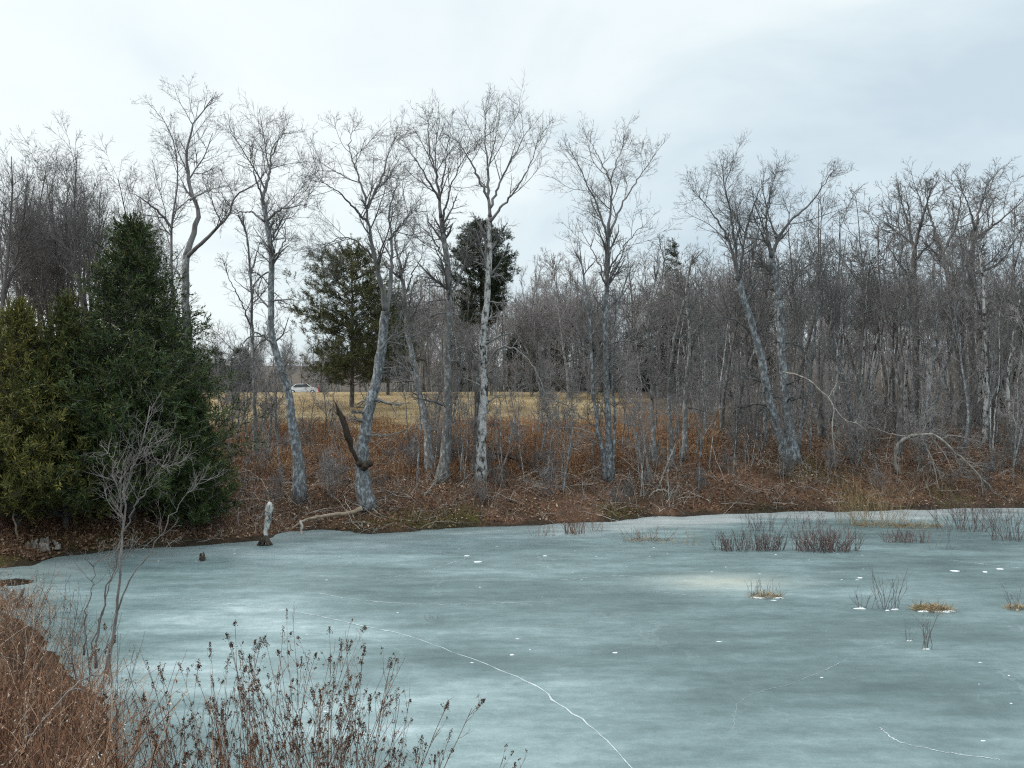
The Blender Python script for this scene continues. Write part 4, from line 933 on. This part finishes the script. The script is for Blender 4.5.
clump('tall_grass', 'straw mat of bent grass right of the tall straw grass', 'grass', 918, 527, 50, 14, 80, M['tan'], 421, 1, .005, 0, .7, .4, None, 300)
clump('reed_bush', 'tall reddish twig thicket at the shore near the right edge', 'bush', 966, 530, 60, 48, 70, M['reedtwig'], 422, 3, .006, 0, .22, .5, GR)
clump('reed_bush', 'reddish twigs cut by the right edge in front of the thicket', 'bush', 1014, 540, 46, 46, 60, M['reedtwig'], 423, 3, .006, 0, .22, .4, GR)
clump('twig_clump', 'thin dark stems in the ice in front of the reddish thicket', 'twigs', 945, 548, 60, 40, 12, M['twigdark'], 424, 2, .005, 0, .2, .3)

# ------------------------------------------------------------------ near bank: sapling, weeds, spirea
hero('grey_sapling', 'pale grey many-branched sapling on the near left bank before the cedar', 'sapling', (106, 674), [
    ([(106, 674), (112, 640), (118, 607), (121, 560), (124, 520), (127, 490), (135, 462), (145, 435), (150, 406)], 3.4, 1.0, .3, .55, True),
    ([(96, 668), (97, 640), (106, 595), (119, 549), (122, 510), (112, 475)], 2.2, .8, -.3, .5, True),
    ([(118, 610), (130, 580), (142, 562), (160, 537), (180, 503), (205, 477)], 2.0, .8, .4, .4, False),
    ([(84, 655), (86, 620), (92, 585), (96, 562)], 2.2, .9, -.4, .6, False), ([(90, 660), (102, 615), (113, 572), (132, 545)], 2, .9, .2, .6, False),
    ([(124, 530), (140, 500), (160, 470), (182, 462)], 1.8, .8, -.3, .3, False), ([(126, 500), (118, 470), (106, 450)], 1.6, .8, .3, .3, False), ([(132, 470), (142, 452), (160, 440)], 1.5, .8, .2, .3, False)],
    31, M['twigpale'], M['twigpale'], 6, .4, .45, .0026, levels=2, lens=(.8, 2.0), up=.09, c3=2)
hero('bare_sapling', 'single thin bent stem before the yellowish cedar at the left edge', 'stem', (18, 540), [([(18, 540), (13, 510), (12, 470), (14, 435), (12, 410)], 1.8, .9, .2, .7, True)], 32, M['tanlog'], M['twig'], 1, .4, .4, .004, levels=2)

def near_weeds():
    rng = RNG(600)
    n = 22000; x = rng.uniform(-16, -1.8, n); y = rng.uniform(5.2, 20, n)
    px = CX + x / y * F; sd = pond_sd(x, y)
    ok = (sd > -1.1) & (rng.random(n) < sstep(-1.1, .5, sd)) & (px > -60) & (px < 230) & (rng.random(n) < np.where(y < 12.5, 1, .45)); x, y, sd, px = x[ok], y[ok], sd[ok], px[ok]
    ok = rng.random(len(x)) < (.08 + .92 * sstep(1.0, .25, (px - 50) / 115)) * (.5 + .5 * sstep(.3, .6, vnoise(x * .8, y * .8, 61))); x, y, sd = x[ok], y[ok], sd[ok]
    z = np.maximum(height(x, y), 0); m = len(x)
    # heights kept so that the stand falls away toward the water
    hh = rng.uniform(.4, 1.25, m) * (.6 + .8 * vnoise(x * .9, y * .9, 62)) * np.interp(sd, [-1, 0, 1.0], [.6, .9, 1.1])
    S = np.stack([x, y, z - .03], 1)
    P, R = sim(rng, S, np.tile([0, 0, 1.], (m, 1)) + rng.normal(size=(m, 3)) * [.34, .34, 0], hh, 7, .13, -.02, rng.uniform(.0025, .006, m), .4)
    v = np.clip(rng.random(m) * .75 + (vnoise(x * 1.6, y * 1.6, 63) - .4) * .8, 0, 1)
    b = Bag(); b.tubes(P, R, 4, var=v)
    p1, r1 = kids(rng, P, R, 3, .3, .95, .6, .25, .10, .34, .2, 5, .16, .02, .7, .0016); v1 = np.repeat(v, 3); b.tubes(p1, r1, 3, var=np.clip(v1 + rng.normal(size=len(v1)) * .12, 0, 1))
    i = rng.integers(0, len(p1), int(len(p1) * .8)); t = rng.integers(1, 5, len(i))
    b.flecks(rng, p1[i, t], rng.normal(size=(len(i), 3)) + [0, 0, -.4], rng.uniform(.02, .06, len(i)), rng.uniform(.008, .026, len(i)), np.clip(v1[i] + .1 + rng.normal(size=len(i)) * .2, 0, 1), .4)
    tag(b.build('dry_weeds', M['fgweed']), 'rusty brown dead weeds crowding the near left bank', 'weeds', kind='stuff')
near_weeds()

def spirea(label, px, tip_py, D, n, seed, hspread=.5, heads=1.0, mat='rusttwig', bend=0.0):
    n = int(n * 1.5)
    rng = RNG(seed); x = (px - CX) / F * D; g = np.array([x, D, H(x, D) - .04]); Ht = at(px, tip_py, D)[2] - g[2]
    root = thing('seed_head_shrub', label, 'shrub', g, group='seed-head shrubs along the near bank')
    S = np.stack([rng.normal(size=n) * .2, rng.normal(size=n) * .16, np.zeros(n)], 1)
    hh = Ht * (1 - .5 * rng.random(n) ** 1.2)
    d = np.tile([bend, 0, 1.], (n, 1)) + rng.normal(size=(n, 3)) * [hspread * .62, hspread * .5, 0]
    P, R = sim(rng, S, d, hh, 12, .05, .01, rng.uniform(.0028, .0052, n), .4)
    b = Bag(); b.tubes(P, R, 5)
    p1, r1 = kids(rng, P, R, 5, .45, .97, .5, .15, .12, .4, .4, 7, .08, .06, .7, .0018); b.tubes(p1, r1, 4)
    p2, r2 = kids(rng, p1, r1, 2, .4, .95, .6, .2, .05, .14, .3, 5, .1, .04, .7, .0014); b.tubes(p2, r2, 3)
    b.build('stems', M[mat], root)
    hb = Bag()
    def head(Q, m, ln, rad):
        t = rng.random(m); c = Q[-1] + (Q[-1] - Q[-2]) / (np.linalg.norm(Q[-1] - Q[-2]) + 1e-9) * ((t - .55) * ln)[:, None]
        c = c + rng.normal(size=(m, 3)) * rad * (1.05 - .75 * t)[:, None]
        hb.flecks(rng, c, rng.normal(size=(m, 3)), rng.uniform(.007, .016, m), rng.uniform(.006, .012, m), None, .5)
    for q in range(n):
        if rng.random() < .8 * heads: head(P[q], rng.integers(22, 100), rng.uniform(.04, .13), rng.uniform(.005, .017))
    for q in range(len(p1)):
        if rng.random() < .42 * heads: head(p1[q], rng.integers(16, 48), rng.uniform(.02, .06), rng.uniform(.006, .012))
    for q in range(len(p2)):
        if rng.random() < .22 * heads: head(p2[q], 10, .02, .005)
    if hb.n: hb.build('seed_heads', M['seed'], root)
    lb = Bag(); i = rng.integers(0, len(p1), int(26 * n / 12)); t = rng.integers(1, 6, len(i))
    lb.flecks(rng, p1[i, t], rng.normal(size=(len(i), 3)) + [0, 0, -.6], rng.uniform(.02, .05, len(i)), rng.uniform(.008, .02, len(i)), None, .4); lb.build('dry_leaves', M['leafdry'], root)
    return root
spirea('leftmost seed-head shrub, dark heads thick on its left stems', 215, 655, 7.0, 20, 701, .42, 1.1)
spirea('tallest seed-head shrub with a dark-tipped stem above all others', 290, 612, 7.2, 26, 702, .32, 1.0)
spirea('wide seed-head shrub right of the tallest one', 332, 640, 6.9, 26, 703, .42, .8)
spirea('right-hand seed-head shrub leaning out over the ice', 368, 662, 6.8, 20, 704, .42, .8, bend=.04)
spirea('low seed-head shrub hiding the foot of the tallest one', 262, 690, 6.4, 24, 705, .5, .8)
spirea('thin seed-head shrub at the bottom edge near the middle', 440, 738, 6.6, 7, 706, .5, .9, bend=.15)
spirea('low brown seed-head shrub at the bottom between the weeds and the tall shrubs', 160, 700, 6.8, 20, 707, .5, .55)
spirea('rusty seed-head shrub among the weeds at the lower left corner', 60, 640, 8.2, 20, 708, .45, .35)
def whips(label, name, base, n, hpx, seed, lean, mat, D):
    rng = RNG(seed); x = (base - CX) / F * D; g = np.array([x, D, H(x, D) - .03]); hh = at(base, hpx, D)[2] - g[2]
    P, R = sim(rng, rng.normal(size=(n, 3)) * [.12, .12, 0], np.tile([lean, 0, 1.], (n, 1)) + rng.normal(size=(n, 3)) * [.18, .15, 0], hh * rng.uniform(.6, 1.02, n), 12, .04, .0, np.full(n, .005), .35)
    b = Bag(); b.tubes(P, R, 5); p1, r1 = kids(rng, P, R, 3, .4, .95, .5, .2, .2, .55, .3, 7, .1, .05, .7, .002); b.tubes(p1, r1, 3)
    o = b.build(name, M[mat]); o.location = g; tag(o, label, 'stems')
whips('bare thin whips leaning right behind the leftmost seed-head shrub', 'bare_whips', 206, 7, 632, 720, .18, 'twig', 7.6)
whips('dark upright whips in the rusty weeds at the foot of the grey sapling', 'bare_whips', 72, 9, 560, 721, .02, 'twigdark', 12.5)
whips('long dark whip curving right out of the weeds over the ice', 'bare_whips', 110, 5, 610, 722, .3, 'twigdark', 11.0)
limb('fallen_branch', 'grey dead stick leaning through the weeds at the lower left corner', 'branch', [at(5, 765, 8.0), at(40, 725, 8.2), at(66, 695, 8.3), at(100, 668, 8.6)], .012, .006, M['twigpale'], 95, 4, (.1, .3))

# ------------------------------------------------------------------ car and red post beyond the field
def box(b, x0, x1, y0, y1, z0, z1, e=.0):
    v = [(x, y, z) for x in (x0, x1) for y in (y0, y1) for z in (z0, z1)]
    b.add(v, [[[0, 1, 3, 2], [4, 6, 7, 5], [0, 4, 5, 1], [2, 3, 7, 6], [0, 2, 6, 4], [1, 5, 7, 3]]])
def car():
    D = 112; x = (303 - CX) / F * D; g = (x, D, H(x, D)); root = thing('parked_car', 'white car parked far off beyond the crest of the tan field', 'car', g, radians(12))
    white = plain('white_paint', (.8, .8, .8), .3, 0, .5, .03); glass = plain('car_glass', (.03, .035, .04), .08, 0, .6, .1); rub = plain('tyre_rubber', (.02, .02, .02), .8); met = plain('rim_metal', (.5, .5, .5), .35, .8); lamp = plain('lamp_glass', (.7, .7, .68), .15); red = plain('red_lamp', (.4, .02, .02), .3)
    prof = [(-2.15, .35), (-2.2, .75), (-2.05, .98), (-1.5, 1.02), (-.95, 1.45), (.6, 1.5), (1.25, 1.0), (2.0, .86), (2.2, .62), (2.18, .32)]
    b = Bag(); n = len(prof); v = []
    for yy, ins in ((-.86, .0), (-.82, .0), (.82, 0), (.86, 0)):
        for (px, pz) in prof:
            s = 1.0 if pz < 1.01 else .86; inn = .03 if abs(yy) > .83 else 0
            v.append((px * (1 - inn * .3), yy * s, pz - inn * .4))
    q = []
    for k in range(3):
        for i in range(n): j = (i + 1) % n; q.append([k * n + i, k * n + j, (k + 1) * n + j, (k + 1) * n + i])
    b.add(v, [q, [list(range(n))[::-1]], [[3 * n + i for i in range(n)]]]); b.build('body', white, root)
    for sgn in (-1, 1):
        b = Bag(); y0 = sgn * .80; b.add([(-1.35, y0 * 1.07, 1.04), (-.9, y0 * .94, 1.4), (.52, y0 * .94, 1.43), (1.08, y0 * 1.07, 1.04), (-1.35, y0 * 1.09, 1.04), (-.9, y0 * .96, 1.4), (.52, y0 * .96, 1.43), (1.08, y0 * 1.09, 1.04)], [[[0, 1, 2, 3], [4, 7, 6, 5], [0, 4, 5, 1], [1, 5, 6, 2], [2, 6, 7, 3], [3, 7, 4, 0]]]); b.build('side_window', glass, root)
        b = Bag(); box(b, 2.12, 2.2, sgn * .62 - .16, sgn * .62 + .16, .62, .78); b.build('headlight', lamp, root)
        b = Bag(); box(b, -2.23, -2.15, sgn * .66 - .12, sgn * .66 + .12, .72, .92); b.build('tail_light', red, root)
        for wx_ in (-1.35, 1.35):
            b = Bag(); P = np.array([[0, y, 0] for y in (-.1, -.09, .09, .1)]); b.tubes(P, np.array([.26, .32, .32, .26]), 18, cap=True)
            w = b.build('wheel', rub, root); w.location = (wx_, sgn * .80, .32)
            b = Bag(); b.tubes(np.array([[0, y, 0] for y in (-.112, .112)]), np.array([.19, .19]), 14, cap=True); b.build('rim', met, w)
    b = Bag(); b.add([(1.22, -.72, 1.04), (.66, -.66, 1.47), (.66, .66, 1.47), (1.22, .72, 1.04), (1.26, -.72, 1.05), (.69, -.66, 1.49), (.69, .66, 1.49), (1.26, .72, 1.05)], [[[4, 7, 6, 5], [0, 1, 2, 3], [0, 4, 5, 1], [1, 5, 6, 2], [2, 6, 7, 3], [3, 7, 4, 0]]]); b.build('windshield', glass, root)
    for o in root.children: pass
    return root
car()
D = 100; x = (319 - CX) / F * D; b = Bag(); zb = H(x, D); n8 = 12
b.tubes(np.array([[0, 0, z] for z in (-.2, 0, .3, 1.05, 1.12, 1.16)]), np.array([.1, .1, .1, .1, .085, .02]), n8, cap=True)
b.tubes(np.array([[0, 0, z] for z in (.75, .79, .95, .99)]), np.array([.1, .16, .16, .1]), n8, cap=True)
o = b.build('red_post', plain('red_paint', (.45, .03, .025), .5)); o.location = (x, D, zb); tag(o, 'small bright red post beside the far white car', 'post')
D = 118; x = (321 - CX) / F * D; b = Bag(); zb = H(x, D)
b.tubes(np.array([[0, 0, z] for z in np.linspace(-.3, 5.2, 8)]), np.linspace(.14, .1, 8), 10, cap=True)
o = b.build('wooden_pole', M['rot']); o.location = (x, D, zb); tag(o, 'dark wooden pole standing behind the far red post', 'pole')

# ------------------------------------------------------------------ sky, sun, camera
EL, AZ = radians(30), radians(-88)      # sun: left and a little ahead of the camera
sd_ = np.array([sin(AZ) * cos(EL), cos(AZ) * cos(EL), sin(EL)])
w = bpy.data.worlds.new('World'); sc.world = w; w.use_nodes = True
nt = w.node_tree; N = nt.nodes.new; L = nt.links.new; bgN = nt.nodes['Background']
sky = N('ShaderNodeTexSky'); sky.sky_type = 'NISHITA'; sky.sun_disc = False; sky.sun_elevation = EL; sky.sun_rotation = AZ; sky.dust_density = 2.0
tc = N('ShaderNodeTexCoord').outputs['Generated']
mp = N('ShaderNodeMapping'); mp.inputs['Scale'].default_value = (1.6, 1.6, 3.8); mp.inputs['Location'].default_value = (.35, .1, .2); L(tc, mp.inputs['Vector'])
c1 = noise(nt, mp.outputs[0], 1.5, 7, .52); c1.inputs['Distortion'].default_value = .35
dt = N('ShaderNodeVectorMath'); dt.operation = 'DOT_PRODUCT'; L(tc, dt.inputs[0]); dt.inputs[1].default_value = tuple(sd_)
gl = N('ShaderNodeMapRange'); L(dt.outputs['Value'], gl.inputs[0]); gl.inputs[1].default_value = -.35; gl.inputs[2].default_value = .7; gl.inputs[3].default_value = -.12; gl.inputs[4].default_value = .27
ad = N('ShaderNodeMath'); L(c1.outputs[0], ad.inputs[0]); L(gl.outputs[0], ad.inputs[1])
S_ = 10.0
cl = ramp(nt, [(.32, (.50, .60, .665)), (.44, (.585, .68, .73)), (.55, (.66, .745, .775)), (.64, (.735, .805, .82)), (.76, (.78, .835, .84))], ad.outputs[0])
sv = N('ShaderNodeVectorMath'); sv.operation = 'SCALE'; L(cl.outputs[0], sv.inputs[0]); sv.inputs['Scale'].default_value = S_
cm = mix(nt, .9, sky.outputs[0], sv.outputs[0])
# an overcast sky is brightest overhead
sx = N('ShaderNodeSeparateXYZ'); L(tc, sx.inputs[0])
zb = N('ShaderNodeMapRange'); zb.interpolation_type = 'SMOOTHSTEP'; L(sx.outputs['Z'], zb.inputs[0]); zb.inputs[1].default_value = .42; zb.inputs[2].default_value = .95; zb.inputs[3].default_value = 1.0; zb.inputs[4].default_value = 2.6
zs = N('ShaderNodeVectorMath'); zs.operation = 'SCALE'; L(cm, zs.inputs[0]); L(zb.outputs[0], zs.inputs['Scale'])
L(zs.outputs[0], bgN.inputs['Color']); bgN.inputs['Strength'].default_value = .1

sun = bpy.data.lights.new('sun', 'SUN'); sun.energy = 1.5; sun.angle = radians(12); sun.color = (1, .95, .87)
so = link(bpy.data.objects.new('sun', sun))
from mathutils import Vector
so.rotation_euler = Vector(-sd_).to_track_quat('-Z', 'Y').to_euler()

cam = bpy.data.cameras.new('camera'); cam.sensor_width = 36; cam.lens = 36 * F / 1024; cam.clip_end = 6000; cam.clip_start = .05
co = link(bpy.data.objects.new('camera', cam)); co.location = (0, 0, CAMZ); co.rotation_euler = (radians(90), 0, 0); sc.camera = co
vs = sc.view_settings; vs.view_transform = 'Standard'; vs.look = 'None'; vs.gamma = 1; vs.exposure = .36; vs.use_curve_mapping = False
sc.cycles.use_denoising = False; sc.cycles.pixel_filter_type = 'BLACKMAN_HARRIS'; sc.cycles.filter_width = 1.2
sc.cycles.max_bounces = 5; sc.cycles.diffuse_bounces = 3; sc.cycles.glossy_bounces = 2
